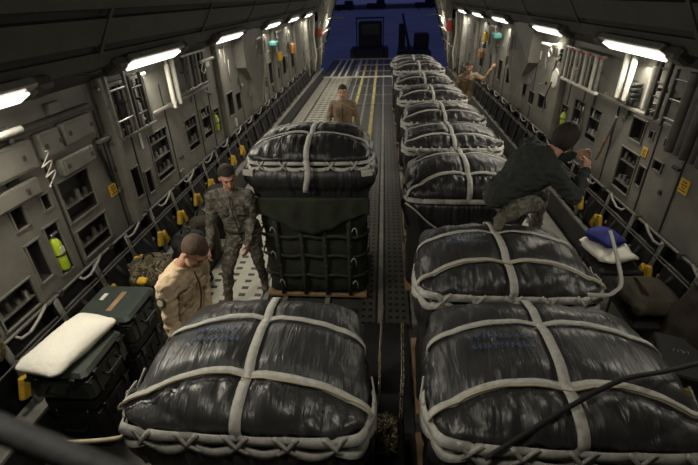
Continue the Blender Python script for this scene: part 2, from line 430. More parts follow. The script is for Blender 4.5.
# ================================================================== LIGHT FIXTURES
def wall_light(side, y, label, dim=1.0):
    t = thing('wall_light_fixture', label, 'light fixture', (side*2.74, y, 2.74), 'strip light fixtures along the %s wall' % ('left' if side < 0 else 'right'))
    rot = Matrix.Rotation(side*R(32), 3, 'Y')        # face leans inboard
    MB().box((side*.02, 0, .035), (.26, 1.36, .07), rot, .012).build('housing', 'metal', t, False)
    for s in (-1, 1):
        MB().box((side*.03, s*.80, .03), (.20, .22, .12), rot, .03).build('end_box', 'housing', t, False)
    MB().box(rot @ V((0, 0, -.012)), (.13, 1.2, .02), rot, .004).build('diffuser', 'glass', t, False)
    b = MB()
    for k in (-.12, 0, .12): b.box((side*.0, k, .09), (.03, .03, .03))
    b.build('latch', 'white', t, False)
    MB().tube([(side*.05, -.93, .05), (side*.07, -1.15, .01), (side*.06, -1.4, .04)], .012, 6).build('cable', 'blackgloss', t)
    area_light('lamp', rot @ V((0, 0, -.03)), .17, 1.2, LAMP_W*dim, LAMP_C, rot @ V((0, 0, -1)), t)
names = {2.55: 'nearest', 5.3: 'second', 8.15: 'third', 11.5: 'fourth', 14.25: 'fifth', 17.1: 'sixth and farthest', -.3: 'first'}
for side, sn in ((-1, 'left'), (1, 'right')):
    for y in (2.55, 5.3, 8.15, 11.5, 14.25, 17.1):
        if side < 0: lab = {-.3: 'lit strip light on the left wall beside the camera', 2.55: 'lit white strip light cut by the left picture edge', 5.3: 'largest whole lit strip light on the left wall, above the stowed frames',
                            8.15: 'lit strip light just before the bulging grey duct panel on the left wall', 11.5: 'lit strip light just past the bulging duct panel on the left wall',
                            14.25: 'second lit strip light past the left duct panel', 17.1: 'farthest lit strip light on the left wall, by the ramp frame'}[y]
        else: lab = {-.3: 'lit strip light on the right wall beside the camera', 2.55: 'lit strip light on the right wall just outside the picture', 5.3: 'largest lit strip light on the right wall, above white struts',
                     8.15: 'lit strip light on the right wall just before the bulging duct panel', 11.5: 'lit strip light just past the right duct panel, above the teal sign',
                     14.25: 'second lit strip light past the right duct panel', 17.1: 'farthest lit strip light on the right wall, by the ramp frame'}[y]
        wall_light(side, y, lab, .3 if side > 0 and y < 3 else 1.35 if y < 3 else 1.0)
# small aft lights by the ramp frames
for i, (x, y, z, lab) in enumerate([(-2.62, 20.5, 2.75, 'small bright lamp high on the left ramp frame'), (-2.66, 21.6, 2.35, 'small bright lamp lower on the left ramp frame'),
                        (2.62, 20.5, 2.75, 'small bright lamp high on the right ramp frame'), (2.66, 21.6, 2.35, 'small bright lamp lower on the right ramp frame')]):
    s = 1 if x > 0 else -1
    t = thing('ramp_lamp', lab, 'lamp', (x, y, z), 'ramp lamps')
    MB().box((s*.05, 0, .06), (.16, .5, .05), None, .01).build('housing', 'white', t, False)
    MB().box((0, 0, .02), (.12, .44, .03), None, .008).build('diffuser', 'glass', t, False)
    area_light('lamp', (-s*.03, 0, -.01), .12, .44, 26, LAMP_C, (-s*.5, -.3, -1), t)
# ceiling flood light above the forward deck (off the top of the picture)
t = thing('dome_light', 'round ceiling flood light above the forward bundles', 'light fixture', (-.5, .5, 4.16), 'ceiling dome lights')
MB().cyl((0, 0, .02), (0, 0, -.05), .2, .17, 24).build('housing', 'metal', t)
MB().cyl((0, 0, -.051), (0, 0, -.065), .15, .14, 24).build('diffuser', 'glass', t)
area_light('lamp', (0, 0, -.09), .3, .3, 22, LAMP_C, (.0, .25, -1), t)

t = thing('dome_light', 'round ceiling flood light above the ramp hinge', 'light fixture', (-.4, 18.6, 4.16), 'ceiling dome lights')
MB().cyl((0, 0, .02), (0, 0, -.05), .2, .17, 24).build('housing', 'metal', t)
MB().cyl((0, 0, -.051), (0, 0, -.065), .15, .14, 24).build('diffuser', 'glass', t)
area_light('lamp', (0, 0, -.09), .3, .3, 45, LAMP_C, (.0, .1, -1), t)

# ================================================================== CARGO BUNDLES
def bundle(label, name, cx, yf, w, l, zs, c, group, seed, lacing='front', olive=False, cross=(.235, .70), marks=True, res=(150, 60), rz=0, hem=False, taper=.06, gath=1.0, amp_l=1.0, lw=.054, film='film'):
    """yf = near edge y. zs = height of the lacing line, c = dome rise."""
    a, b = w/2, l/2; p = 7.0; q = 2.4
    root = thing(name, label, 'cargo bundle', (cx, yf+b, 0), group, rz)
    yb, ya = -b+cross[0]*l, -b+cross[1]*l        # near and far cross straps
    def rho(u): return 1/((abs(cos(u)/a))**p+(abs(sin(u)/b))**p)**(1/p)
    skirt = .42 if olive else .34
    bow1, bow2 = .13, .11
    yb += .03
    def near(x, y):
        return max(math.exp(-(x/.05)**2), math.exp(-((y-yb+bow1*(x/a)**2)/.05)**2), math.exp(-((y-ya+bow2*(x/a)**2)/.05)**2))
    def topz(x, y):
        r = min(1, ((abs(x/a))**p+(abs(y/b))**p)**(1/p))
        r2 = min(1, ((abs(x/a))**2.4+(abs(y/b))**2.4)**(1/2.4))
        rr = .3*r+.7*r2 if r < 1 else 1
        z = zs+.05+c*max(0, 1-rr**q)**(1/q)
        pin = .030*math.exp(-(x/.07)**2)+.034*math.exp(-((y-yb+bow1*(x/a)**2)/.07)**2)+.026*math.exp(-((y-ya+bow2*(x/a)**2)/.07)**2)
        return z-pin*min(1, (1-r)*4)
    def wrinkle(P, u, k):
        s = noise.noise(V((cos(u)*7*a/.6, sin(u)*7*a/.6, P.z*1.5+seed)))
        s2 = abs(noise.noise(V((P.x*13+seed, P.y*4, P.z*3)))) - .2
        s3 = noise.noise(V((P.x*5+seed*2, P.y*5, P.z*5)))
        return s, s2, s3
    NU, NV = res; mb = MB(); vs = []
    prof = []
    nt_ = int(NV*.62)
    for j in range(nt_+1):
        f = j/nt_; prof.append(('t', 1-(1-f)**1.7))
    for j in range(1, NV-nt_+1): prof.append(('s', j/(NV-nt_)))
    for kind, f in prof:
        for i in range(NU):
            u = 2*pi*i/NU; rh = rho(u)
            if kind == 't':
                r = max(f, .001); x, y = rh*r*cos(u), rh*r*sin(u); P = V((x, y, topz(x, y)))
                k = 1-.92*near(x, y); s, s2, s3 = wrinkle(P, u, f)
                g = max(0, min(1, (yb-bow1*(x/a)**2-y)/.12+.15))          # gathers in front of the near strap
                P.z += k*(.018*s2*(1+1.6*g*gath)+.014*s3) + g*k*gath*.020*sin(x*58+3*noise.noise(V((x*6, seed, 0))))*(1-f*.5)
                nrm = max(0, f-.75)*4
                P.x += cos(u)*nrm*.018*s; P.y += sin(u)*nrm*.018*s
            else:
                s, s2, s3 = wrinkle(V((rh*cos(u), rh*sin(u), 0)), u, 1)
                zz = zs+.05-(skirt+.05)*f
                pinch = -.045*math.exp(-((zz-(zs-.0))/.03)**2) + (.075 if olive else .02)*math.sin(min(1, max(0, (zs-zz)/.3))*pi) - .05*max(0, f-.6)
                fold = .016*sin(u*70+5*noise.noise(V((cos(u)*4, sin(u)*4, seed))))*(.5+min(1, f*2)*.7)
                rr = rh+pinch+fold+.02*s+.01*s3
                P = V((rr*cos(u), rr*sin(u), zz))
            vs.append(P)
    n = len(prof)
    fs = [(j*NU+i, (j+1)*NU+i, (j+1)*NU+(i+1) % NU, j*NU+(i+1) % NU) for j in range(n-1) for i in range(NU)]
    vs.append(V((0, 0, topz(0, 0)))); fs += [(len(vs)-1, i, (i+1) % NU) for i in range(NU)]
    mb.addm(vs, fs)
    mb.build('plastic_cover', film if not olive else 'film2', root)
    # ---- straps over the dome
    def nrm_at(x, y):
        e = .01; return V((-(topz(x+e, y)-topz(x-e, y))/(2*e), -(topz(x, y+e)-topz(x, y-e))/(2*e), 1)).normalized()
    def over(axis, cst, wid, nm, m, off=.012, amp=.0, r=None, bow=0):
        lim = (a if axis == 'x' else b); oth = (b if axis == 'x' else a)
        e = lim*(1-min(.97, abs((cst-bow)/oth))**p)**(1/p)
        pts, ns = [], []
        N = 44
        def side_pts(sg):
            P = []
            for zz in (0, .03, .055):
                x, y = (sg*(e+.008), cst-bow) if axis == 'x' else (cst, sg*(e+.008))
                P.append((V((x, y, zs+.05-zz)), V((sg, 0, .1)) if axis == 'x' else V((0, sg, .1))))
            return P
        lp = side_pts(-1)[::-1]
        for P, nn in lp: pts.append(P); ns.append(nn)
        for i in range(1, N):
            f = -1+2*i/N; s_ = (1 if f > 0 else -1)*(1-(1-abs(f))**1.8)*e
            x, y = (s_, cst) if axis == 'x' else (cst, s_)
            if bow: y -= bow*(x/e)**2
            if axis == 'x' and amp: y += amp*sin(x*9+seed)
            z = topz(x, y); nn = nrm_at(x, y)
            pts.append(V((x, y, z))+nn*(off+.004*abs(sin(x*21+seed)))); ns.append(nn)
        for P, nn in side_pts(1): pts.append(P); ns.append(nn)
        if r: return MB().tube(pts, r, 6).build(nm, m, root)
        return MB().ribbon(pts, ns, wid).build(nm, m, root)
    over('x', yb, .047, 'cross_strap', 'strap', .014, .012, bow=bow1)
    over('x', ya, .043, 'cross_strap', 'strap', .012, .008, bow=bow2)
    over('y', 0, .055, 'lengthwise_strap', 'strap', .018)
    if marks:
        over('x', yb-.045, .01, 'cord', 'cord', .03, .02, .005, bow=bow1*.8)
        mk = MB(); rr = random.Random(seed)
        for row in range(2):
            mk = MB(); x = -a*.66
            while x < -a*.18:
                ln = rr.uniform(.018, .035); y = .04+row*-.075
                for (dx, dy, ex, ey) in ((0, 0, ln, rr.uniform(-.02, .02)), (ln*.5, -.02, ln*.5, .022)):
                    P = []
                    Nn = []
                    for k in range(4):
                        xx, yy = x+dx+(ex-dx)*k/3, y+dy+(ey-dy)*k/3
                        nn = nrm_at(xx, yy); P.append(V((xx, yy, topz(xx, yy)))+nn*.013); Nn.append(nn)
                    mk.ribbon(P, Nn, .007, .002)
                x += ln+.004
            o = mk.build('marking', 'bluemark', root)
            o['label'] = 'faint blue stencilled marking'
    # ---- lacing: two scalloped webbings tied with crosses
    def rim(sv, dz, out):
        """sv runs along the front from -1 to 1, beyond that back along the sides"""
        fw = a*.985
        if abs(sv) <= 1: x, y = sv*fw, -b
        else: x, y = math.copysign(fw, sv), -b+(abs(sv)-1)*l
        u = atan2(y, x); rh = rho(u)-.012+out
        P = V((rh*cos(u), rh*sin(u), zs+dz)); 
        return P, V((cos(u)*(b/a)**0 * (abs(cos(u))**3+.02), sin(u)*(abs(sin(u))**3+.02), .25)).normalized()
    ext = 1.3 if lacing == 'front' else 1.6
    nodes = [-.72, -.36, 0, .36, .72]
    for sgn in ((1, -1) if lacing != 'none' else (1,)):
        pts, ns = [], []
        N = 120
        for i in range(N+1):
            sv = -ext+2*ext*i/N
            ph = abs(sin((sv/.36)*pi))
            dz = sgn*(.022+.030*ph*amp_l)-.008; out = .016+.030*ph
            P, nn = rim(sv, dz, out); pts.append(P); ns.append(nn)
        MB().ribbon(pts, ns, lw, .007).build('lacing_strap', 'strap', root)
    for sv in [] if lacing == 'none' else nodes+[s_*(1+.3*k) for s_ in (-1, 1) for k in (1,)]:
        x_ = MB()
        for sgn in (1, -1):
            pts, ns = [], []
            for k in range(7):
                f = -1+k/3; P, nn = rim(sv+f*.085*(lw/.054), sgn*f*.074*(lw/.054)-.004, .040+.014*(1-abs(f))); pts.append(P); ns.append(nn)
            x_.ribbon(pts, ns, .022*lw/.054, .007)
        x_.build('tie', 'strap', root)
    if olive:
        P = [V((.02*sin(k*.6), -b-.05-.075*sin(k/8*pi*.95), zs+.07-.36*k/8)) for k in range(9)]
        MB().ribbon(P, [V((0, -1, .1))]*9, .055, .006).build('hanging_strap', 'strap', root)
        for s_ in (-1, 1): MB().box((s_*a*.93, -b-.045, zs-.07), (.11, .02, .07), Matrix.Rotation(s_*R(-8), 3, 'Y'), .008).build('strap_tail', 'strap', root, False)
    if hem:
        pts = []
        for k in range(21):
            f = k/20; pts.append(V((-a*.98+.02+ (.06+f*a*.9) , -b-.02-.02*sin(f*pi), zs-.05-.33*sin(min(1, f*1.3)*pi/2))) if k else V((-a*.98, -b-.01, zs)))
        MB().tube(pts, .011, 6).build('hem_cord', 'strap', root)
    # ---- load sides
    zb = .13
    bd = MB(); rows = 12; vs = []; NU2 = 72
    for j in range(rows+1):
        z = zb+(zs-skirt+.04-zb)*j/rows
        for i in range(NU2):
            u = 2*pi*i/NU2; rh = rho(u)*.95-.01+.012*noise.noise(V((cos(u)*5, sin(u)*5, z*3+seed)))+.008*sin(u*23)*(.5+.5*sin(j*1.3))
            if olive: rh += .014*sin(z*19)
            vs.append(V((rh*cos(u), rh*sin(u), z)))
    fs = [(j*NU2+i, j*NU2+(i+1) % NU2, (j+1)*NU2+(i+1) % NU2, (j+1)*NU2+i) for j in range(rows) for i in range(NU2)]
    fs += [tuple(range(NU2-1, -1, -1)), tuple(range(rows*NU2, (rows+1)*NU2))]
    bd.addm(vs, fs); bd.build('load', 'olive' if olive else 'hull', root)
    MB().box((0, 0, .075), (w*.97, l*.97, .05), None, .01).build('skid_board', 'plywood', root, False)
    MB().box((0, 0, .035), (w*.7, l*.9, .03), None, .005).build('skid_runner', 'plywood', root, False)
    sm = 'olivestrap' if olive else 'black'
    for sx in (-.62, -.2, .2, .62):
        P = [V((sx*a, -b*.97-.012, z)) for z in (.1, .4, .8, zs-skirt)]
        MB().ribbon(P, [V((0, -1, 0))]*4, .045).build('side_strap', sm, root)
    if olive:
        for z in (.38, .66, .92, 1.2):
            P, N_ = [], []
            for k in range(41):
                u = -pi+.15+(pi-.3)*k/40; rh = rho(u)*.95+.02
                P.append(V((rh*cos(u), rh*sin(u), z+.012*sin(k*.8)))); N_.append(V((cos(u)**3, sin(u)**3, 0)).normalized())
            MB().ribbon(P, N_, .045, .006).build('belly_strap', sm, root)
        for sx in (-.62, -.2, .2, .62):
            for z in (.52, .8, 1.06):
                MB().box((sx*a, -b-.0, z), (.05, .02, .04), None, .005).build('buckle', 'olivestrap', root, False)
        for sx, z in ((-.66, 1.02), (.72, 1.02), (.7, .62), (-.6, .3), (.72, .3), (-.7, .7)):
            P = [V((sx*a-.03+.06*k/8, -b-.035-.02*sin(k/8*pi), z+.06*sin(k/8*pi)-(.06 if k == 8 else 0))) for k in range(9)]
            MB().tube(P, .006, 6).build('cord_loop', 'strap', root)
        # drooping canvas flap under the plastic
        fl = MB(); vs = []; NX = 60
        for j in range(10):
            for i in range(NX+1):
                f = i/NX; x = (-1+2*f)*a*.97
                drop = .20+.10*abs(sin(f*pi*2.0))*0+.08*cos((f-.5)*2*pi)
                z = zs-skirt+.05-drop*j/9*1.6
                y = -b*.97-.02-.02*(j/9)-.018*sin(f*37+2*sin(j*.3))*(j/9)*.8-.01
                vs.append(V((x, y, z)))
        fs = [(j*(NX+1)+i, j*(NX+1)+i+1, (j+1)*(NX+1)+i+1, (j+1)*(NX+1)+i) for j in range(9) for i in range(NX)]
        fl.addm(vs, fs); o = fl.build('canvas_flap', 'olive', root)
        sd = o.modifiers.new('t', 'SOLIDIFY'); sd.thickness = .006
    for ch in root.children:
        if ch.name.startswith('skid'): continue
        for v in ch.data.vertices: v.co.x *= 1-taper*max(-1, min(1, v.co.y/b))
    return root

G1 = 'black wrapped cargo bundles in the right row'
bundle('black plastic wrapped bundle with white straps, alone at the front left', 'cargo_bundle', -.715, 1.33, 1.25, 1.01, 1.38, .185, 'black wrapped cargo bundles in the left row', 3, taper=.09)
bundle('tall green canvas cargo stack with black plastic top beside the camouflaged man', 'cargo_stack', -.79, 4.20, 1.28, 1.16, 1.80, .20, None, 9, olive=True, cross=(.36, .80), marks=False, lacing='all', gath=.3, amp_l=.45, lw=.036)
bundle('nearest black plastic bundle of the right row, crossed by a dark tie-down', 'cargo_bundle', .96, 1.34, 1.34, 1.03, 1.38, .185, G1, 5)
bundle('second nearest black bundle of the right row, the bending person on its far edge', 'cargo_bundle', .95, 2.53, 1.28, .98, 1.37, .185, G1, 11)
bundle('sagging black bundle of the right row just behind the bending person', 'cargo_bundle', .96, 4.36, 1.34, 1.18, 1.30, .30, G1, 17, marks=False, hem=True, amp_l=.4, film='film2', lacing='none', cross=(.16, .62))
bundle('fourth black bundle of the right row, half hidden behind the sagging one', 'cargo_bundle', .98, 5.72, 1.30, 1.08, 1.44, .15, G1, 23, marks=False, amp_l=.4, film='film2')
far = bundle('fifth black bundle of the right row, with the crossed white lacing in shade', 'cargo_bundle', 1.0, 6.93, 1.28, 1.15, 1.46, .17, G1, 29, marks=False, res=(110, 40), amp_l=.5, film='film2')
for y, x, lab in ((8.6, .98, 'black bundle beside the man with the raised arm, bright lacing on its near side'),
               (10.3, .96, 'third black bundle from the ramp end of the right row'),
               (12.1, .96, 'last but one black bundle of the right row, toward the ramp'),
               (13.9, .92, 'farthest black bundle of the right row, nearest the open ramp')):
    c = copy_tree(far); c.location = (x, y+.57, 0); c['label'] = lab; c.scale = (1.0, 1.0, random.uniform(.98, 1.04))

# dark tie-down across the nearest right bundle
def strand(name, pts, w, m, label, cat, up=(0, 0, 1), th=.006, n=24):
    P = []
    for k in range(n+1):
        f = k/n*(len(pts)-1); i = min(int(f), len(pts)-2); g = f-i
        p0 = V(pts[max(i-1, 0)]); p1 = V(pts[i]); p2 = V(pts[i+1]); p3 = V(pts[min(i+2, len(pts)-1)])
        P.append(.5*((2*p1)+(p2-p0)*g+(2*p0-5*p1+4*p2-p3)*g*g+(3*p1-p0-3*p2+p3)*g**3))
    if up is None: o = MB().tube(P, w, 8).build(name, m)
    else: o = MB().ribbon(P, [V(up)]*len(P), w, th).build(name, m)
    return tag(o, label, cat)
strand('tie_down_strap', [(.50, 1.27, 1.42), (1.1, 1.52, 1.66), (1.5, 1.68, 1.62), (2.4, 2.1, 1.42), (2.96, 2.38, 1.22)], .024, 'black',
       'black tie-down strap stretched over the nearest right bundle toward the right wall', 'strap', (-.3, -.6, .75))
strand('loose_strap', [(1.40, 2.42, 1.53), (1.56, 2.50, 1.47), (1.72, 2.66, 1.38), (2.0, 3.05, 1.21), (2.3, 3.75, 1.09), (2.5, 4.27, 1.02)], .035, 'cable',
       'pale green loose strap curving from the second right bundle toward the blue cloth', 'strap', (-.5, -.5, .7))
strand('rope', [(-1.33, 1.34, 1.36), (-1.42, 1.37, 1.28), (-1.66, 1.40, 1.19), (-1.95, 1.42, 1.13)], .012, 'cord', 'twisted tan rope at the left corner of the front left bundle', 'rope', None)

# chains in the centre aisle
def chain(name, pts, label, link=.035, r=.0045):
    mb = MB(); pts = [V(p) for p in pts]; seg = []; 
    tot = sum((b-a).length for a, b in zip(pts, pts[1:])); n = int(tot/(link*.72))
    for k in range(n):
        d = tot*k/n; i = 0
        while i < len(pts)-2 and d > (pts[i+1]-pts[i]).length: d -= (pts[i+1]-pts[i]).length; i += 1
        t = (pts[i+1]-pts[i]).normalized(); c = pts[i]+t*d; s = t.orthogonal().normalized(); s = Matrix.Rotation(k*pi/2, 3, t) @ s
        ring = [c+t*cos(2*pi*j/8)*link*.5+s*sin(2*pi*j/8)*link*.3 for j in range(9)]
        mb.tube(ring, r, 5)
    return tag(mb.build(name, 'chain'), label, 'chain', 'chains in the centre aisle')
chain('chain', [(.02, 2.95, .95), (0.0, 2.5, .80), (.0, 2.2, .60)], 'fine bead chain running down the left side of the centre aisle', .03, .005)
chain('chain', [(.2, 2.95, .75), (.19, 2.5, .65), (.16, 2.1, .57)], 'steel chain along the right side of the centre aisle', .05, .007)
rr = random.Random(5)
pts = [(.05+rr.uniform(-.06, .08), 2.0+rr.uniform(-.16, .16), .535-.012+rr.uniform(0, .05)) for _ in range(44)]
chain('chain', pts, 'heap of steel chain in the centre aisle between the front bundles', .05, .007)
t = thing('chain_box', 'dark box in the centre aisle under the chain heap', 'box', (.08, 2.0, 0))
MB().box((0, 0, .265), (.22, .8, .50), None, .02).build('body', 'blackgloss', t, False)
MB().box((.0, -.30, .525), (.16, .14, .02), None, .004).build('lid', 'ledge', t, False)

# ================================================================== WALL EQUIPMENT
def Wp(side, d, y, z): return V((side*(WX-d), y, z))
SN = {-1: 'left', 1: 'right'}
def rods(side, name, label, cat, segs, m, group=None, n=8):
    t = thing(name, label, cat, Wp(side, .0, segs[0][0][1], segs[0][0][2]), group)
    o0 = t.location
    for nm, rad, *pts in [(s[2] if len(s) > 2 else 'bar', s[3] if len(s) > 3 else .014, s[0], s[1]) for s in segs]:
        a, b = (Wp(side, *p)-o0 for p in pts); MB().cyl(a, b, rad, None, n).build(nm, m, t)
    return t
def Wq(side, d, y, z):
    k = (WX-d)/WX; return V((side*(WX-d), y*k, 3.35-(3.35-z)*k))
# utility rails
for side in (-1, 1):
    Y0, Y1 = (4.1, 7.3) if side < 0 else (4.3, 6.3)
    t = thing('utility_rail', 'horizontal grey rail halfway up the %s wall below the stowed gear' % SN[side], 'rail', Wp(side, .05, (Y0+Y1)/2, 2.08))
    MB().box((0, 0, 0), (.05, Y1-Y0, .035), None, .006).build('bar', 'wall', t, False)
    for k in range(4): MB().box((side*.03, -(Y1-Y0)/2+.2+k*(Y1-Y0-.4)/3, 0), (.05, .06, .09), None, .006).build('bracket', 'metal', t, False)
# conduit and hooks at the lower panel edge
for side in (-1, 1):
    t = thing('conduit', 'long pale conduit along the foot of the %s wall panels' % SN[side], 'pipe', Wp(side, .05, 9, 1.02))
    MB().cyl((0, -8.5, 0), (0, 8.6, 0), .016, None, 8).build('pipe', 'post', t)
    for k in range(20):
        y = -7.9+k*.83
        c = MB(); c.tube([(0, y, .01), (-side*.03, y-.06, .015), (-side*.05, y-.16, -.01), (-side*.05, y-.28, -.05), (-side*.03, y-.36, -.05), (0, y-.38, -.01)], .014, 6)
        c.build('cable_loop', 'cable', t)
        MB().box((0, y+.18, 0), (.05, .05, .06), None, .006).build('clamp', 'housing', t, False)
    t2 = thing('seat_rail', 'thin dark rail running above the folded seats on the %s side' % SN[side], 'rail', Wp(side, .2, 9, .93))
    MB().cyl((0, -8.4, 0), (0, 8.6, 0), .008, None, 8).build('bar', 'housing', t2)

# folded seats ------------------------------------------------------------
def make_seat(side, k_=0):
    t = thing('sidewall_seat', '', 'seat', (side*2.92, 0, .42))
    bk = MB(); bk.box((side*.12, 0, .28), (.05, .44, .56), Matrix.Rotation(side*R(6), 3, 'Y'), .02); bk.build('backrest', 'black', t, False)
    MB().box((side*.02, 0, .24), (.09, .42, .40), Matrix.Rotation(side*R(10), 3, 'Y'), .03).build('seat_pan', 'black', t, False)
    P = MB(); P.loft([((side*.03, -.26, .60), (.018, 0, 0), (0, .034, 0)), ((-side*.005, -.26, .34), (.018, 0, 0), (0, .03, 0)), ((-side*.05, -.26, .14), (.018, 0, 0), (0, .066, 0)), ((-side*.06, -.26, 0), (.016, 0, 0), (0, .045, 0))], 10)
    P.build('strut', 'post', t)
    for s in (-1, 1):
        y = MB(); y.box((-side*.05, -.26+s*.065, .20-.02*s), (.05, .10, .20), Matrix.Rotation(R(24*s), 3, 'X'), .018); y.build('yellow_clip', 'yellow', t, False)
    MB().ribbon([V((-side*.035, -.05, .42)), V((-side*.08, .0, .25)), V((-side*.07, .06, .1)), V((-side*.03, .1, .03))], [V((-side, 0, .2))]*4, .045).build('belt', 'black', t)
    MB().tube([(-side*.03, -.26, .47), (-side*.045, 0, .49), (-side*.03, .24, .47)], .012, 6).build('front_bar', 'housing', t)
    MB().box((-side*.05, .13, .30), (.02, .03, .04), None, .004).build('buckle', 'metal', t, False)
    return t
SEATL = {-1: ['at the near left, behind the case with the pillow', 'on the left side behind the taped green case', 'on the left side right behind the woodland rucksack',
              'on the left side above the black rucksack', 'on the left side above the dark grey satchel', 'on the left side beside the bag with lime bands', 'on the left, behind the head of the camouflaged man',
              'on the left, below the shelf recess past the camouflaged man', 'on the left side below the shelf recess nearest the lime bottle', 'on the left side below the lime bottle slot', 'on the left side just before the duct panel'],
         1: ['at the near right behind the brown tarp', 'on the right side between the tarp and the olive kit bag', 'on the right side behind the olive kit bag', 'on the right side behind the white pillow and blue cloth',
             'on the right side just past the blue cloth', 'on the right side where the pale loose strap is hung', 'on the right side below the reaching hand of the bending person', 'on the right side behind the bending person',
             'on the right side just past the bending person', 'on the right side below the small square recesses', 'on the right side just before the duct panel']}
for side in (-1, 1):
    proto = make_seat(side); farmesh = []
    for k in range(26):
        y = 2.52+.60*k
        o = proto if k == 0 else copy_tree(proto)
        o.location = (side*2.92, y, .42)
        far_ = y > 9
        o['group'] = 'folded seats along the %s side, %s' % (SN[side], 'far part' if far_ else 'near part')
        o['label'] = ('small black folded seat in the far %s sidewall row, past the bulging duct panel' if far_ else 'black folded sidewall seat with grey strut and yellow clips on the near %s side') % SN[side]
        if not far_:
            o['label'] = 'black folded sidewall seat ' + SEATL[side][k]
        if far_:
            for ch in list(o.children):
                if ch.name.startswith(('buckle', 'yellow')): bpy.data.objects.remove(ch)
                elif ch.name.startswith('strut'):
                    if not farmesh: farmesh.append(ch.data.copy()); farmesh[0].materials[0] = MT['housing']  # far struts take a darker material, shade put into their colour
                    ch.data = farmesh[0]

# bulging duct panels
for side in (-1, 1):
    lab = 'large grey bulging duct panel tapering downward on the %s wall' % SN[side]
    t = thing('duct_panel', lab, 'panel', Wp(side, 0, 10.2, 1.2))
    pr = [(9.02, 2.82), (9.05, 2.1), (9.75, 1.75), (9.75, 1.08), (10.4, 1.08), (10.6, 2.0), (10.72, 2.82)]
    mb = MB(); d = .19
    vs = [V((0, y-10.2, z-1.2)) for y, z in pr]+[V((-side*(d if z > 1.9 else d*.35), y-10.2+(.04 if y < 10 else -.04), z-1.2)) for y, z in pr]
    m = len(pr); mb.addm(vs, [tuple(range(m, 2*m)), *[(i, (i+1) % m, m+(i+1) % m, m+i) for i in range(m)]], True)
    mb.build('shell', 'wall', t, False, True)
    MB().box((-side*.195, .2, 1.15), (.012, .10, .3)).build('slot', 'dark', t, False)

# small fittings scattered over the wall panels
rf = random.Random(42)
for side in (-1, 1):
    wall = bpy.data.objects['wall_left' if side < 0 else 'wall_right']; ops = LEFT_OPEN if side < 0 else RIGHT_OPEN
    for k in range(90):
        y = 2.3+rf.random()**1.3*15; z = rf.uniform(1.1, 2.6); w_, h_ = rf.choice([(.05, .05), (.03, .16), (.12, .03), (.08, .10), (.16, .10), (.02, .3), (.05, .2)])
        if any(o[0]-.1 < y < o[1]+.1 and o[2]-.12 < z < o[3]+.12 for o in ops): continue
        d_ = rf.uniform(.015, .05)
        MB().box(Wp(side, d_/2, y, z), (d_, w_, h_), None, .006).build('fitting', rf.choice(['housing', 'metal', 'wall', 'dark', 'wall', 'white', 'post']), wall, False)
    for k in range(9):
        y = rf.uniform(3.5, 15); z0 = rf.uniform(1.2, 2.2)
        MB().tube([Wp(side, .03, y, z0), Wp(side, .035, y+rf.uniform(-.1, .1), z0+.2), Wp(side, .03, y+rf.uniform(-.12, .12), z0+rf.uniform(.3, .5))], .012, 6).build('cable', rf.choice(['housing', 'cable', 'blackgloss']), wall)
# upright stiffeners between panels
for side, ys in ((-1, (4.38, 7.86, 12.2, 15.2)), (1, (7.62, 12.5, 15.2))):
    for y in ys:
        t = MB().box(Wp(side, .05, y, 1.85), (.10, .12, 1.66), None, .015).build('trim_stiffener', 'wall', None, False); struct(t)

# stowed frames (ladder-like litter racks)
def stowed(side, name, label, y0, y1, z0, z1, m, rungs, vert=True, red=False, tilt=.0, d=.13):
    t = thing(name, label, 'rack', Wq(side, d, (y0+y1)/2, z0))
    w, h = y1-y0, z1-z0
    if vert:
        for s in (-1, 1): MB().box((0, s*w/2, h/2), (.04, .035, h), None, .006).build('upright', m, t, False)
        for k in range(rungs):
            MB().cyl((0, -w/2, h*(k+.5)/rungs+tilt*.5), (0, w/2, h*(k+.5)/rungs-tilt*.5), .012, None, 8).build('rung', m, t)
    else:
        for z in (0, h): MB().box((0, 0, z), (.05, w, .035), None, .006).build('side_bar', 'metal' if z else m, t, False)
        for k in range(rungs):
            y = -w/2+w*(k+.5)/rungs
            MB().box((-side*.0, y, h/2), (.035, .05 if not red else .045, h), None, .006).build('slat', m if k % 2 else ('metal' if red or m == 'white' else 'dark'), t, False)
            if red and k % 2 == 0: MB().box((-side*.025, y, h-.01), (.03, .06, .035), None, .004).build('red_cap', 'red', t, False)
    for s in (-1, 1):
        MB().box((side*.06, s*w*.3, h*.5), (.12, .03, .03)).build('bracket', 'housing', t, False)
    return t
stowed(-1, 'gear_rack', 'tall dark metal frame stowed upright below the largest left light', 4.6, 4.95, 1.98, 2.62, 'metal', 2, d=.17)
stowed(-1, 'slat_rack', 'dense grey slatted rack behind the tall dark frames on the left wall', 4.42, 5.42, 1.96, 2.54, 'post', 8, False, d=.07)
stowed(-1, 'gear_rack', 'second dark metal frame stowed beside the tall one on the left wall', 5.05, 5.3, 1.98, 2.56, 'housing', 2, d=.17)
stowed(-1, 'stowed_rack', 'row of slats stowed on the left wall past the two white struts', 6.55, 7.45, 2.12, 2.6, 'post', 6, False)
stowed(1, 'stowed_ladder', 'grey stowed rack with red caps on the right wall between the lights', 6.45, 7.75, 2.04, 2.5, 'white', 8, False, True)
stowed(1, 'gear_rack', 'dark narrow frame stowed on the right wall beside a white strut', 4.95, 5.12, 2.06, 2.62, 'housing', 4)
stowed(1, 'gear_rack', 'dark frame farthest right on the wall, near the picture edge', 4.55, 4.82, 2.02, 2.58, 'post', 3)
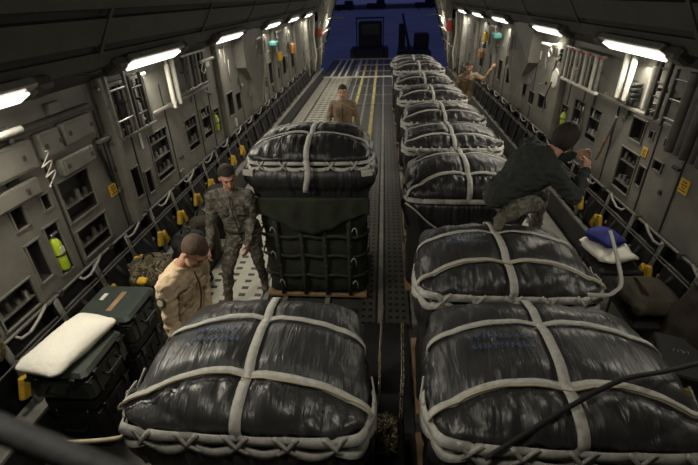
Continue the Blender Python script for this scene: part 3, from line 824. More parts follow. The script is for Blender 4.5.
def strut(side, y, z0, z1, label):
    t = thing('support_strut', label, 'strut', Wq(side, .12, y, z0), 'white struts stowed on the walls')
    h = z1-z0
    MB().box((0, 0, h/2), (.05, .06, h), None, .012).build('tube', 'white', t, False)
    MB().cyl((0, 0, h), (0, 0, h+.05), .022).build('tip', 'metal', t)
    MB().box((side*.05, 0, .05), (.10, .09, .05)).build('foot', 'metal', t, False)
strut(-1, 6.05, 1.98, 2.56, 'left one of two white struts standing on the left wall rail')
strut(-1, 6.24, 2.0, 2.6, 'right one of two white struts standing on the left wall rail')
strut(1, 5.86, 2.1, 2.62, 'tall white strut right of the red capped rack on the right wall')
strut(1, 5.68, 2.1, 2.6, 'white strut beside the small black bin rack on the right wall')
strut(1, 5.22, 2.1, 2.56, 'white strut between dark frames on the right wall')
t = thing('bin_rack', 'small black bin rack between white struts on the right wall', 'rack', Wp(1, .06, 5.45, 2.16))
for k in range(4):
    MB().box((0, 0, .03+.055*k), (.09, .26, .035), None, .006).build('bin', 'blackgloss', t, False)
# small white tubes below the lights
for side, y, z in ((-1, 3.02, 2.45), (-1, 7.55, 2.45), (1, 8.75, 2.46), (-1, 10.9, 2.5), (1, 13.2, 2.5), (-1, 13.2, 2.5)):
    t = thing('white_tube_holder', 'short white tube on a bracket on the %s wall, %s' % (SN[side], {3.02: 'by the picture edge', 7.55: 'below the third light', 8.75: 'before the duct panel', 10.9: 'behind the duct panel', 13.2: 'far past the duct panel'}[y]), 'tube', Wq(side, .16, y, z))
    MB().cyl((0, -.26, 0), (0, .26, .0), .026, None, 12).build('tube', 'white', t)
    MB().box((side*.08, 0, .0), (.16, .04, .03)).build('bracket', 'metal', t, False)
    MB().tube([(0, -.2, -.03), (.0, -.3, -.12), (0, -.2, -.18), (0, -.12, -.12)], .009, 6).build('cord', 'white', t)
# equipment boxes near left
def box_unit(side, y0, y1, z0, z1, d, label, m='wall', name='equipment_box'):
    t = thing(name, label, 'box', Wp(side, 0, (y0+y1)/2, z0))
    MB().box((-side*d/2, 0, (z1-z0)/2), (d, y1-y0, z1-z0), None, .012).build('body', m, t, False)
    MB().box((-side*(d+.004), 0, (z1-z0)/2), (.008, (y1-y0)*.86, (z1-z0)*.78), None, .003).build('cover', m, t, False)
    for s in (-.36, .36): MB().box((-side*(d+.012), s*(y1-y0), (z1-z0)*.5), (.014, .03, .04)).build('latch', 'housing', t, False)
    return t
box_unit(-1, 2.2, 3.26, 2.13, 2.38, .08, 'long pale grey equipment box at the left picture edge under the light')
box_unit(-1, 3.36, 3.62, 2.15, 2.38, .07, 'small pale grey equipment box between the coiled cable and the upper row end')
box_unit(-1, 3.67, 4.12, 2.18, 2.39, .07, 'pale grey equipment box nearest the upright pillar, upper row')
box_unit(-1, 3.50, 4.0, 1.94, 2.10, .07, 'pale grey equipment box in the lower row above the shelf recess')
box_unit(-1, 2.1, 3.2, 1.92, 2.07, .06, 'low grey equipment box at the left picture edge, lower row')
t = tag(MB().tube([Wp(-1, .105, 3.30, 2.22)+V((.03*cos(a*.7), .055*sin(a*.7), -.010*a+.04*sin(a*.7+1))) for a in range(26)], .006, 6).build('coiled_cable', 'white'), 'white coiled cable between the left equipment boxes', 'cable')
t = tag(MB().tube([Wp(-1, .025, 4.16, 2.12), Wp(-1, .03, 4.13, 1.95), Wp(-1, .03, 4.16, 1.78), Wp(-1, .02, 4.2, 1.6)], .02, 8).build('hose', 'blackgloss'), 'black hose hanging beside the left equipment boxes', 'hose')
# dark cable tray above the left boxes
t = tag(MB().box(Wp(-1, .045, 3.3, 2.45), (.07, 1.7, .05), None, .01).build('cable_tray', 'housing', None, False), 'dark cable tray above the left equipment boxes', 'tray')

# content of the recesses
def bottle(side, y, z, h, r, m, label, name='fire_extinguisher', lean=0):
    t = thing(name, label, 'fire extinguisher', Wp(side, -.02, y, z))
    MB().loft([((0, 0, 0), (r*.9, 0, 0), (0, r*.9, 0)), ((0, 0, .02), (r, 0, 0), (0, r, 0)), ((0, 0, h*.75), (r, 0, 0), (0, r, 0)), ((0, 0, h*.86), (r*.75, 0, 0), (0, r*.75, 0)), ((0, 0, h*.92), (r*.35, 0, 0), (0, r*.35, 0))], 18).build('bottle', m, t)
    MB().cyl((0, 0, h*.9), (0, 0, h), r*.35).build('valve', 'metal', t)
    MB().box((-side*.01, .02, h+.01), (.025, .09, .02), None, .004).build('handle', 'metal', t, False)
    MB().cyl((0, 0, h*.42), (0, 0, h*.48), r*1.04, None, 18).build('band', 'housing', t)
    MB().box((-side*r*.97, 0, h*.6), (.01, r*1.0, h*.16)).build('label_patch', 'white', t, False)
bottle(-1, 3.18, 1.13, .36, .052, 'lime', 'lime green fire extinguisher in the left wall recess')
bottle(1, 7.36, 1.35, .24, .06, 'lime', 'lime green fire extinguisher in the right wall recess')
bottle(-1, 7.52, 1.25, .3, .05, 'lime', 'lime green bottle in a slot recess of the left wall, past the shelves', 'fire_extinguisher')
def shelves(side, y0, y1, z0, z1, n, label, seed):
    r = random.Random(seed); t = thing('wall_shelf', label, 'shelf', Wp(side, -.05, (y0+y1)/2, z0))
    for k in range(n):
        z = (z1-z0)*(k+.35)/n
        MB().box((0, 0, z), (.09, y1-y0-.02, .012)).build('shelf_board', 'metal', t, False)
        for q in range(4):
            yy = -(y1-y0)/2+(y1-y0)*(q+.5)/4; hh = r.uniform(.05, .1)
            MB().cyl((0, yy, z+.006), (0, yy, z+.006+hh), .03, .022, 10).build('canister', r.choice(['housing', 'post', 'metal']), t)
for a in ((-1, 3.42, 3.88, 1.48, 1.90, 1, 'shelf of dark canisters in the large left recess above the open bay'), (-1, 3.44, 3.92, 1.07, 1.38, 1, 'low open bay with two canisters in the left wall'),
          (-1, 5.13, 5.64, 1.2, 1.84, 3, 'tall shelf recess in the left wall behind the camouflaged man'), (-1, 6.2, 6.66, 1.26, 1.75, 2, 'first of two shelf recesses below the white struts on the left wall'),
          (-1, 6.85, 7.25, 1.26, 1.77, 2, 'second of two shelf recesses below the white struts on the left wall'), (1, 6.1, 6.49, 1.41, 1.86, 2, 'shelf recess in the right wall nearest the bending person'),
          (1, 6.66, 7.04, 1.42, 1.86, 2, 'shelf recess in the right wall beside the lime extinguisher'), (1, 5.0, 5.4, 1.1, 1.62, 2, 'low shelf recess below the yellow placard on the right wall'),
          (-1, 2.38, 2.77, 1.04, 1.32, 1, 'low recess shelf near the left picture edge')):
    shelves(*a, seed=int(a[1]*10))
# placards
def placard(side, y, z, label, s=.13):
    t = thing('placard', label, 'sign', Wp(side, .006, y, z), 'yellow warning placards')
    MB().box((0, 0, 0), (.008, s, s*1.05), None, .002).build('plate', 'placard', t, False)
    mk = MB()
    for k, wd in enumerate((.5, .66, .4, .7)): mk.box((-side*.005, 0, s*(.3-.2*k)), (.004, s*wd, s*.07))
    mk.build('lettering', 'ink', t, False)
placard(-1, 4.17, 1.52, 'yellow square placard on the left wall panel')
placard(1, 4.93, 1.69, 'smaller yellow placard on the right wall by a shelf recess', .10)
placard(1, 4.14, 1.60, 'larger yellow placard near the right picture edge', .14)
# coloured odds far away
def far_item(name, label, cat, loc, dims, m):
    t = thing(name, label, cat, loc)
    MB().box((0, 0, 0), dims, None, min(dims)*.2).build('body', m, t, False)
    MB().box((0, -dims[1]*.1, dims[2]*.56), (dims[0]*.5, dims[1]*.5, dims[2]*.12)).build('bracket', 'metal', t, False)
far_item('exit_sign', 'teal lit sign box on the right wall past the duct panel', 'sign', Wp(1, .14, 12.1, 2.35), (.2, .34, .12), 'teal')
far_item('exit_sign', 'teal sign box on the left wall past the duct panel', 'sign', Wp(-1, .14, 11.9, 2.3), (.2, .34, .12), 'teal')
far_item('red_bag', 'red bag hanging by the right ramp frame', 'bag', (2.66, 19.6, 2.15), (.2, .35, .4), 'red')
far_item('red_bag', 'red bag hanging by the left ramp frame', 'bag', (-2.7, 19.6, 2.0), (.16, .3, .3), 'red')
far_item('yellow_pouch', 'yellow pouch on the left wall past the duct panel', 'pouch', Wp(-1, .1, 12.6, 1.9), (.1, .3, .22), 'yellow')
far_item('orange_pouch', 'orange pouch on the right wall beside the man with raised arm', 'pouch', Wp(1, .1, 14.0, 1.7), (.1, .3, .2), 'orange')
far_item('yellow_pouch', 'yellow pouch on the right wall past the teal sign', 'pouch', Wp(1, .1, 13.6, 2.2), (.1, .26, .24), 'yellow')
far_item('orange_pouch', 'orange pouch on the left wall past the duct panel', 'pouch', Wp(-1, .1, 14.6, 1.9), (.1, .3, .3), 'orange')
# hoses and cables dangling at the aft frames
for s in (-1, 1):
    for k in range(5):
        y = 17.9+k*.9; zt = 2.8-.1*k
        tag(MB().tube([(s*(2.85-.06*k), y, zt), (s*(2.9-.02*k), y+.2, 1.9), (s*(2.8), y+.1, 1.2), (s*(2.86), y-.1, .6)], .03, 8).build('hanging_hose', 'white' if k % 2 else 'post'),
            'hose hanging down the %s ramp frame, %s' % (SN[s], ['nearest of five', 'second of five', 'middle of five', 'fourth of five', 'farthest of five'][k]), 'hose', 'hoses at the ramp frames')
    tag(MB().cyl((s*2.46, 22.7, 2.45), (s*1.95, 22.9, 2.4), .03).build('ramp_strut', 'post'), 'thin strut poking into the %s edge of the ramp opening' % SN[s], 'strut')
# round white disc on the right wall
tag(MB().cyl(Wp(1, .001, 8.05, 1.98), Wp(1, .02, 8.05, 1.98), .16, .15, 28).build('round_cover', 'white'), 'pale round cover on the right wall below the ladder-like rack', 'cover')
t = thing('switch_panel', 'three black round switches on the right wall beside the rack', 'switch', Wp(1, .01, 7.95, 2.3))
for k in range(3): MB().cyl((0, 0, .07*k), (-.03, 0, .07*k), .035, .03, 14).build('switch', 'blackgloss', t)
# diagonal pole and dark hose on the right wall
t = thing('wall_pole', 'slanting pale pole with orange bands on the right wall', 'pole', Wp(1, .1, 5.66, 1.3))
MB().cyl((0, .12, 0), (0, -.12, .64), .02, None, 10).build('shaft', 'wall', t)
for k in (.2, .45): MB().cyl((0, .12-.24*k, .64*k), (0, .12-.24*(k+.06), .64*(k+.06)), .024, None, 10).build('band', 'orange', t)
t = thing('curtain', 'dark grey rolled curtain hanging at the right picture edge', 'curtain', Wp(1, .12, 4.1, 1.9))
for k in range(5): MB().cyl((.02*(k % 2), -.24+.12*k, 0), (.02*(k % 2), -.24+.12*k, .74), .065, .06, 12).build('fold', 'housing', t)

# ================================================================== STOWED LUGGAGE
def hard_case(label, loc, d, two=True, rz=0, sticker=False, cm='case'):
    t = thing('transit_case', label, 'case', loc, 'stacked hard transit cases', rz)
    w, l, h = d
    MB().box((0, 0, h*.36), (w, l, h*.72), None, .03).build('body', cm, t, False)
    MB().box((0, 0, h*.87), (w, l, h*.24), None, .03).build('lid', cm, t, False)
    MB().box((0, 0, h*.735), (w*1.03, l*1.03, .02), None, .006).build('rim', 'blackgloss', t, False)
    for k in (-.3, 0, .3): MB().box((w/2+.006, k*l, h*.36), (.014, .03, h*.6), None, .004).build('rib', cm, t, False)
    for s in (-1, 1):
        MB().box((w/2+.016, s*l*.32, h*.74), (.025, .05, .09), None, .006).build('latch', 'blackgloss', t, False)
        MB().box((s*w*.3, -l/2-.016, h*.74), (.05, .025, .09), None, .006).build('latch', 'blackgloss', t, False)
    MB().tube([(-.08, -l/2-.005, h*.5), (-.08, -l/2-.05, h*.46), (.08, -l/2-.05, h*.46), (.08, -l/2-.005, h*.5)], .011, 8).build('handle', 'blackgloss', t)
    MB().tube([(w/2+.005, -.09, h*.5), (w/2+.05, -.09, h*.46), (w/2+.05, .09, h*.46), (w/2+.005, .09, h*.5)], .011, 8).build('handle', 'blackgloss', t)
    if sticker:
        MB().box((.02, -.0, h*.991), (.05, .28, .004)).build('tape', 'plywood', t, False)
        MB().box((-.14, .06, h*.991), (.04, .10, .004)).build('tag', 'white', t, False)
    return t
hard_case('green transit case with tan tape on its lid, beside the tan suited man', (-2.46, 2.96, .63), (.52, .50, .30), sticker=True)
hard_case('black block standing in for the darkness under the taped green case', (-2.48, 2.96, .0), (.46, .46, .62), cm='black')  # added block, black where only darkness shows under the case
hard_case('green transit case under the cream pillow', (-2.46, 2.36, .62), (.50, .52, .29))
hard_case('black block standing in for the darkness below the pillow and its green case', (-2.48, 2.36, .0), (.44, .46, .61), cm='black')  # same added black block, in place of the dark below this case

def cushion(name, label, cat, loc, d, m, rz=0, seed=0, wr=.01, rot=(0, 0, 0), p=2.6, group=None, parent=None):
    mb = MB(); NU, NV = 64, 28; vs = []
    def sp(v, e): return math.copysign(abs(v)**e, v)
    for j in range(NV+1):
        t_ = pi*j/NV
        for i in range(NU):
            u = 2*pi*i/NU
            x = d[0]/2*sp(sin(t_), .62)*sp(cos(u), .24); y = d[1]/2*sp(sin(t_), .62)*sp(sin(u), .24); z = d[2]/2*cos(t_)
            cr = (abs(x)/(d[0]/2)*abs(y)/(d[1]/2)); z *= (1-.45*cr)
            n = noise.noise(V((x*8+seed, y*8, z*8)))+.6*noise.noise(V((x*18+seed, y*18, z*12)))
            q = V((x, y, z)); q += q.normalized()*wr*n if q.length > 0 else V((0, 0, 0)); vs.append(q)
    fs = [(j*NU+i, (j+1)*NU+i, (j+1)*NU+(i+1) % NU, j*NU+(i+1) % NU) for j in range(NV) for i in range(NU)]
    mb.addm(vs, fs); o = mb.build(name, m, parent); o.location = loc; o.rotation_euler = (*rot[:2], rz)
    if label: tag(o, label, cat, group)
    return o
cushion('pillow', 'cream pillow lying on the nearer green transit case', 'pillow', (-2.50, 2.38, .965), (.41, .66, .16), 'pillow', rz=R(-10), seed=3, wr=.014)
cushion('pillow', 'crumpled white pillow under the blue cloth on the right side seat', 'pillow', (2.60, 4.38, .72), (.42, .52, .16), 'pillow', rz=R(12), seed=8, wr=.05)
cushion('blue_jacket', 'folded royal blue cloth on the white pillow at the right side', 'clothing', (2.57, 4.46, .84), (.30, .38, .15), 'blue', rz=R(24), seed=12, wr=.035)
t = thing('unfolded_seat', 'black unfolded side seat carrying the white pillow and blue cloth', 'seat', (2.64, 4.35, .41))
MB().box((0, 0, .19), (.46, .62, .06), None, .02).build('seat_pan', 'black', t, False)
for sx, sy in ((-1, -1), (-1, 1), (1, -1), (1, 1)): MB().cyl((sx*.18, sy*.24, -.41 if sx < 0 else 0.01), (sx*.18, sy*.24, .17), .015).build('leg', 'housing', t)
t = thing('unfolded_seat', 'black unfolded side seat carrying the olive kit bag', 'seat', (2.62, 3.55, .41))
MB().box((0, 0, .12), (.48, .62, .06), None, .02).build('seat_pan', 'black', t, False)
for sx, sy in ((-1, -1), (-1, 1), (1, -1), (1, 1)): MB().cyl((sx*.18, sy*.24, -.41 if sx < 0 else 0.01), (sx*.18, sy*.24, .10), .015).build('leg', 'housing', t)
t = thing('kit_bag', 'olive brown kit bag slumped on the right side seat', 'bag', (2.62, 3.55, .56))
cushion('body', None, None, (0, 0, .13), (.46, .56, .24), 'bagolive', seed=21, wr=.03, parent=t)
MB().tube([(-.1, -.14, .24), (-.12, -.05, .29), (-.1, .08, .28), (-.08, .16, .24)], .012, 6).build('handle', 'bagolive', t)
def backpack(name, label, loc, d, m, rz, seed, cat='backpack', lean=0):
    t = thing(name, label, cat, loc, None, rz)
    w, l, h = d; mb = MB()
    mb.box((0, 0, h*.5), (w*.86, l*.8, h*.9), None, .06); mb.ell((0, 0, h*.80), (w*.46, l*.44, h*.24)); mb.box((0, -l*.42, h*.32), (w*.6, l*.26, h*.44), None, .04)
    remesh(mb, 'body', m, t, .014, 5, .03, 6, seed)
    for s in (-1, 1):
        MB().ribbon([V((s*w*.22, -l*.42, h*.98)), V((s*w*.24, -l*.50, h*.75)), V((s*w*.24, -l*.58, h*.5)), V((s*w*.22, -l*.58, h*.2))], [V((0, -1, .3))]*4, .035, .006).build('strap', 'bagolive', t)
        MB().box((s*w*.24, -l*.58, h*.62), (.045, .03, .04), None, .005).build('buckle', 'blackgloss', t, False)
    MB().tube([(-.06, -.02, h*1.0), (-.04, -.02, h*1.08), (.04, -.02, h*1.08), (.06, -.02, h*1.0)], .012, 6).build('handle', 'black', t)
    return t
backpack('backpack', 'woodland camouflage rucksack leaning by the left seats behind the green cases', (-2.56, 3.78, 0), (.56, .54, .86), 'wcamo', R(35), 2)
backpack('backpack', 'black rucksack between the camouflage rucksack and the standing man', (-2.45, 4.5, 0), (.46, .42, .80), 'black', R(25), 4)
backpack('duffel_bag', 'dark grey satchel behind the black rucksack at the left side', (-2.5, 5.1, 0), (.42, .40, .74), 'bagolive', R(20), 6, 'bag')
backpack('backpack', 'mottled brown camouflage bag hanging at the left picture edge above the pillow', (-2.89, 2.12, .96), (.2, .3, .46), 'wcamo', R(10), 8)
t = thing('helmet_bag', 'dark bag with lime reflective bands hanging beside the standing man', 'bag', (-2.5, 5.85, .0))
mb = MB(); mb.box((0, 0, .42), (.44, .40, .84), None, .08); remesh(mb, 'body', 'black', t, .014, 4, .02, 7, 3)
for z in (.70, .60): MB().box((0, -.215, z), (.30, .012, .035)).build('reflective_band', 'reflect', t, False)
# yellow items on the camouflage rucksack and floor rail
cushion('life_vest_pouch', 'small yellow pouch at the foot of the woodland rucksack', 'pouch', (-2.42, 3.38, .86), (.1, .08, .08), 'yellow', seed=1)
# right foreground: brown tarp and black case
t = thing('draped_tarp', 'dark brown tarp draped at the right picture edge', 'tarp', (2.78, 3.05, 0))
mb = MB(); vs = []
for j in range(30):
    for i in range(24):
        f, g = i/23, j/29
        x = -.02-.22*sin(g*pi/2)*(1)+.03*sin(f*19+g*3)*g; y = -.5+f*.72; z = 1.05-.98*g
        vs.append(V((x+.02*noise.noise(V((f*6, g*5, 3))), y, z)))
mb.addm(vs, [(j*24+i, j*24+i+1, (j+1)*24+i+1, (j+1)*24+i) for j in range(29) for i in range(23)])
o = mb.build('sheet', 'tarp', t); sd = o.modifiers.new('t', 'SOLIDIFY'); sd.thickness = .01
MB().tube([(-.02, -.5, 1.06), (-.02, .22, 1.06)], .014, 8).build('hem', 'tarp', t)
t = thing('equipment_case', 'black case with a yellow corner at the right foreground', 'case', (2.50, 2.75, 0), None, R(-20))
MB().box((0, 0, .32), (.34, .5, .62), None, .03).build('body', 'blackgloss', t, False)
MB().box((0, 0, .655), (.35, .51, .05), None, .015).build('lid', 'black', t, False)
MB().box((-.03, -.257, .5), (.16, .02, .14), None, .006).build('yellow_panel', 'yellow', t, False)
mk = MB()
for k in range(5): mk.box((-.06+.024*k, .06-.012*(k % 2), .683), (.014, .004, .004)); mk.box((-.066+.024*k+.008*(k % 3), .045, .683), (.004, .026, .004))
mk.build('lettering', 'ledge', t, False)
# foreground handrail by the camera
t = thing('handrail', 'curved dark metal handrail close to the camera at lower left', 'rail', (-.9, .5, 2.2))
PTS = [V(q)-t.location for q in ((-.52, .262, 3.035), (-.433, .255, 3.005), (-.373, .247, 2.981), (-.314, .240, 2.959), (-.245, .232, 2.933), (-.175, .222, 2.903), (-.12, .20, 2.86))]
MB().tube(PTS, .013, 16).build('tube', 'black', t)
MB().cyl(PTS[-1], V((-.12, .05, 2.2))-t.location, .012).build('end_post', 'housing', t)
MB().cyl(PTS[0], V((-.7, .15, 2.2))-t.location, .012).build('end_post', 'housing', t)

# ================================================================== PEOPLE
def frame_from(fwd, up):
    f = V(fwd).normalized(); u = V(up); u = (u-f*u.dot(f)).normalized(); r = f.cross(u)
    return Matrix((r, f, u)).transposed()        # columns: right, forward, up
def person(label, J0, top_mat, leg_mat, hair_mat='hair', boots=True, group=None, seed=0, detail=.008, hair_cover=.2, onepiece=False, patch=False, xf=None, bulk=1.0, low=False):
    """J: joints in world space; l = the person's left"""
    J = dict(J0)
    if xf:
        sc_, ab, of = xf
        for k, v in J.items():
            if isinstance(v, tuple) and k not in ('face', 'up', 'body', 'palml', 'palmr', 'patchn'): J[k] = tuple((V(v)-V(ab))*sc_+V(ab)+V(of))
    B = MB(); j = {k: V(v) for k, v in J.items() if isinstance(v, tuple)}
    H = frame_from(J['face'], J['up']); hc = j['head']
    hs = 1.1
    def hp(x, y, z): return hc+H @ V((x, y, z))*hs
    ell0 = B.ell
    def ell1(c, r, *a, **k): return ell0(c, [q*hs for q in r], *a, **k)
    B.ell = ell1
    B.ell(hp(0, -.012, .022), (.074, .094, .092), H, 22, 14)            # skull
    B.ell(hp(0, .022, -.03), (.060, .070, .083), H, 20, 12)             # face
    B.ell(hp(0, .056, -.088), (.030, .026, .022), H, 12, 8)             # chin
    for s in (-1, 1):
        B.ell(hp(s*.034, .062, -.03), (.022, .020, .020), H, 10, 7)      # cheeks
        B.ell(hp(s*.042, .036, -.075), (.018, .036, .020), H, 10, 7)     # jaw
        B.ell(hp(s*.076, -.005, -.012), (.010, .018, .031), H, 10, 7)    # ears
    B.ell(hp(0, .074, .022), (.050, .016, .012), H, 12, 7)              # brow
    B.cap(hp(0, .082, .012), hp(0, .106, -.028), .009, .014, 8)        # nose
    B.ell(hp(0, .082, -.060), (.024, .012, .012), H, 10, 6)             # mouth mound
    B.cap(j['neck']-V((0, 0, .02)), hp(0, -.02, -.05), .062, .056, 14)
    ax = (j['sr']-j['sl']).normalized(); sp = (j['neck']-j['pel']).normalized(); fw = sp.cross(ax).normalized(); fw = -fw if fw.dot(V(J['body'])) < 0 else fw
    hx = (j['hr']-j['hl']).normalized()
    def torso(M, k):
        ch = j['chest']
        M.loft([(j['pel']-sp*.13, hx*.10*k, fw*.08*k), (j['pel']-sp*.07, hx*.165*k, fw*.115*k), (j['pel'], hx*.175*k, fw*.12*k), (j['pel'].lerp(ch, .45), (hx+ax).normalized()*.155*k, fw*.108*k),
                (ch, ax*.175*k, fw*.125*k), (ch.lerp(j['neck'], .55), ax*.185*k, fw*.115*k), (ch.lerp(j['neck'], .85), ax*.13*k, fw*.08*k), (j['neck'], ax*.065*k, fw*.06*k)], 24)
        for s in 'lr':
            M.cap(ch.lerp(j['neck'], .75), j['s'+s], .065*k, .062*k)
    def arm(M, s, k, cuff=False):
        w = j['w'+s]; e = j['e'+s]
        M.cap(j['s'+s], e, .058*k, .044*k); M.cap(e, w.lerp(e, .06) if cuff else w, .044*k, .028*(k*1.18 if cuff else 1))
    def leg(M, s, k):
        M.cap(j['h'+s], j['k'+s], .090*k, .060*k); M.cap(j['k'+s], j['a'+s], .059*k, .044*k)
    torso(B, .8)
    for s in 'lr': arm(B, s, .78); leg(B, s, .8)
    # hands
    for s in 'lr':
        w, e = j['w'+s], j['e'+s]; d = (w-e).normalized()
        if 'd'+s in j: d = j['d'+s].normalized()
        pn = V(J.get('palm'+s, (-1 if s == 'r' else 1, 0, 0)))      # direction the palm faces
        pn = (pn-d*pn.dot(d)).normalized(); sd = d.cross(pn)
        if sd.dot(fw) < 0: sd = -sd                       # thumb side toward the front
        B.loft([(w, sd*.026, pn*.018), (w+d*.03, sd*.036, pn*.017), (w+d*.07, sd*.042, pn*.015), (w+d*.092, sd*.040, pn*.011)], 14)
        for q, (o_, ln) in enumerate(((.034, .068), (.012, .078), (-.011, .072), (-.033, .056))):
            b0 = w+d*.085+sd*o_; k1 = b0+(d*.9+pn*.35+sd*o_*2.2).normalized()*ln*.5; k2 = k1+(d*.6+pn*.8+sd*o_).normalized()*ln*.5
            B.cap(b0-d*.01, k1, .0098, .0088, 8); B.cap(k1, k2, .0088, .0074, 8)
        t0 = w+d*.028+sd*.026; t1 = t0+(d*.65+sd*.65+pn*.35).normalized()*.045; t2 = t1+(d*.85+sd*.2+pn*.4).normalized()*.035
        B.cap(t0, t1, .014, .011, 8); B.cap(t1, t2, .011, .009, 8)
    for s in 'lr': B.cap(j['a'+s], j['t'+s], .036, .026)
    body = remesh(B, 'person', 'skin', None, detail, 2)
    tag(body, label, 'person', group)
    # clothing
    Jk = MB(); torso(Jk, 1.18*bulk)
    for s in 'lr': arm(Jk, s, 1.32*(1+(bulk-1)*.6), True)
    Jk.loft([(j['neck']-sp*.05, ax*.095, fw*.09), (j['neck']-sp*.0, ax*.084, fw*.080), (j['neck']+(hc-j['neck'])*.16, ax*.078, fw*.075)], 18)
    if onepiece:
        for s in 'lr': leg(Jk, s, 1.2)
    jk = remesh(Jk, 'flight_suit' if onepiece else 'jacket', top_mat, body, .013, 3, .016, 17, seed, (1, 1, 1.6))
    if not onepiece:
        Tr = MB()
        Tr.loft([(j['pel']-sp*.13, hx*.13, fw*.10), (j['pel']-sp*.07, hx*.185, fw*.135), (j['pel']+sp*.03, hx*.185, fw*.13), (j['pel']+sp*.08, hx*.17, fw*.12)], 24)
        for s in 'lr': leg(Tr, s, 1.22)
        remesh(Tr, 'trousers', leg_mat, body, .014, 3, .018, 15, seed+3, (1, 1, 1.3))
        bl = MB(); P = []
        for k in range(33):
            a = 2*pi*k/32; P.append(j['pel']+sp*.075+hx*cos(a)*.198+fw*sin(a)*.142)
        bl.ribbon(P, [(p-(j['pel']+sp*.075)) for p in P], .035, .005)
        if not J.get('nobelt'): bl.build('belt', 'bagolive', body)
    for s in 'lr':
        a, tt = j['a'+s], j['t'+s]; fwd = (tt-a); up_ = (j['k'+s]-a).normalized()
        bm_ = MB(); bm_.cap(a+up_*.12, a, .056, .05); bm_.cap(a-V((0, 0, .01)), a.lerp(tt, .95), .05, .042); bm_.cap(a-fwd.normalized()*.05-V((0, 0, .01)), a, .042, .05)
        remesh(bm_, 'boot', 'boot', body, .012, 3)
    ch = j['chest']; dn = (j['neck']-ch)
    if not J.get('nobelt'):
        P = [j['pel'].lerp(j['neck'], f)+fw*(.158+.02*sin(f*pi)-.055*max(0, f-.75)*4) for f in (0, .2, .4, .6, .8, .97)]
        MB().ribbon(P, [fw]*6, .014, .004).build('zipper', 'bagolive', body)
        for s in (-1, 1):
            MB().box(ch+dn*.25+ax*s*.09+fw*.146, (.10, .022, .11), Matrix((ax, fw, sp)).transposed(), .01).build('chest_pocket', top_mat, body, False)
    # hair, eyes, brows, mouth
    Hm = MB(); vs = []; keep = []
    NU, NV = 40, 24; hm = []
    for q in range(NV+1):
        th = pi*q/NV
        for i in range(NU):
            u = 2*pi*i/NU; lx, ly, lz = sin(th)*cos(u), sin(th)*sin(u), cos(th)
            P = V((lx*(.092 if low else .082), ly*(.108 if low else .102)-.014, lz*(.118 if low else .100)+(.018 if low else .026))); P += P.normalized()*.004*noise.noise(P*60)
            hm.append(P)
    line = lambda P: (P.z > (.052 if P.y > .05 else -.085)) if low else P.z > (.052 if P.y > .045 else .052-(.045-P.y)*1.15 if P.y > -.03 else -.045)
    for q in range(NV):
        for i in range(NU):
            f = (q*NU+i, (q+1)*NU+i, (q+1)*NU+(i+1) % NU, q*NU+(i+1) % NU)
            if all(line(hm[k]) for k in f): keep.append(f)
    Hm.addm([hc+H @ P*hs for P in hm], keep)
    Hm.build('hair', hair_mat, body)
    for s in (-1, 1):
        MB().ell(hp(s*.031, .0815, .002), (.011, .006, .006), H, 10, 6).build('eye', 'eye', body)
        MB().cap(hp(s*.018, .091, .020), hp(s*.046, .080, .022), .0045, .0035, 6).build('eyebrow', hair_mat, body)
    MB().cap(hp(-.018, .0915, -.060), hp(.018, .0915, -.060), .0045, .0045, 6).build('mouth', 'lip', body)
    if patch:
        c = j['sr'].lerp(j['er'], .35) if patch == 'r' else j['sl'].lerp(j['el'], .35)
        n = V(J['patchn']).normalized()
        MB().cyl(c+n*.066, c+n*.084, .042, .040, 20).build('shoulder_patch', 'bagolive', body)
        MB().cyl(c+n*.084, c+n*.087, .028, .026, 20).build('patch_centre', 'cord', body)
    return body

# A: tan flight suit man at front left, leaning over the bundle, facing +x and toward the camera
person('man in a tan flight suit leaning over the front left bundle, looking down', dict(
    pel=(-1.72, 2.74, .96), chest=(-1.69, 2.72, 1.24), neck=(-1.60, 2.70, 1.47), head=(-1.46, 2.67, 1.605), face=(.66, -.40, -.62), up=(.6, -.15, .75), body=(1, -.3, 0),
    sl=(-1.55, 2.88, 1.40), sr=(-1.66, 2.52, 1.39), el=(-1.58, 2.90, 1.11), er=(-1.66, 2.46, 1.11), wl=(-1.50, 2.74, .93), wr=(-1.56, 2.36, .90), palml=(0, -.6, -1), palmr=(1, .2, 0),
    hl=(-1.70, 2.84, .93), hr=(-1.74, 2.65, .93), kl=(-1.66, 2.88, .50), kr=(-1.70, 2.60, .50), al=(-1.74, 2.88, .09), ar=(-1.80, 2.58, .09), tl=(-1.58, 2.84, .04), tr=(-1.64, 2.54, .04), patchn=(-.3, -1, .25)),
    'tan', 'tan', 'brownhair', onepiece=True, seed=2, patch='r', detail=.007, xf=(1.04, (-1.72, 2.74, 0), (.03, 0, 0)))
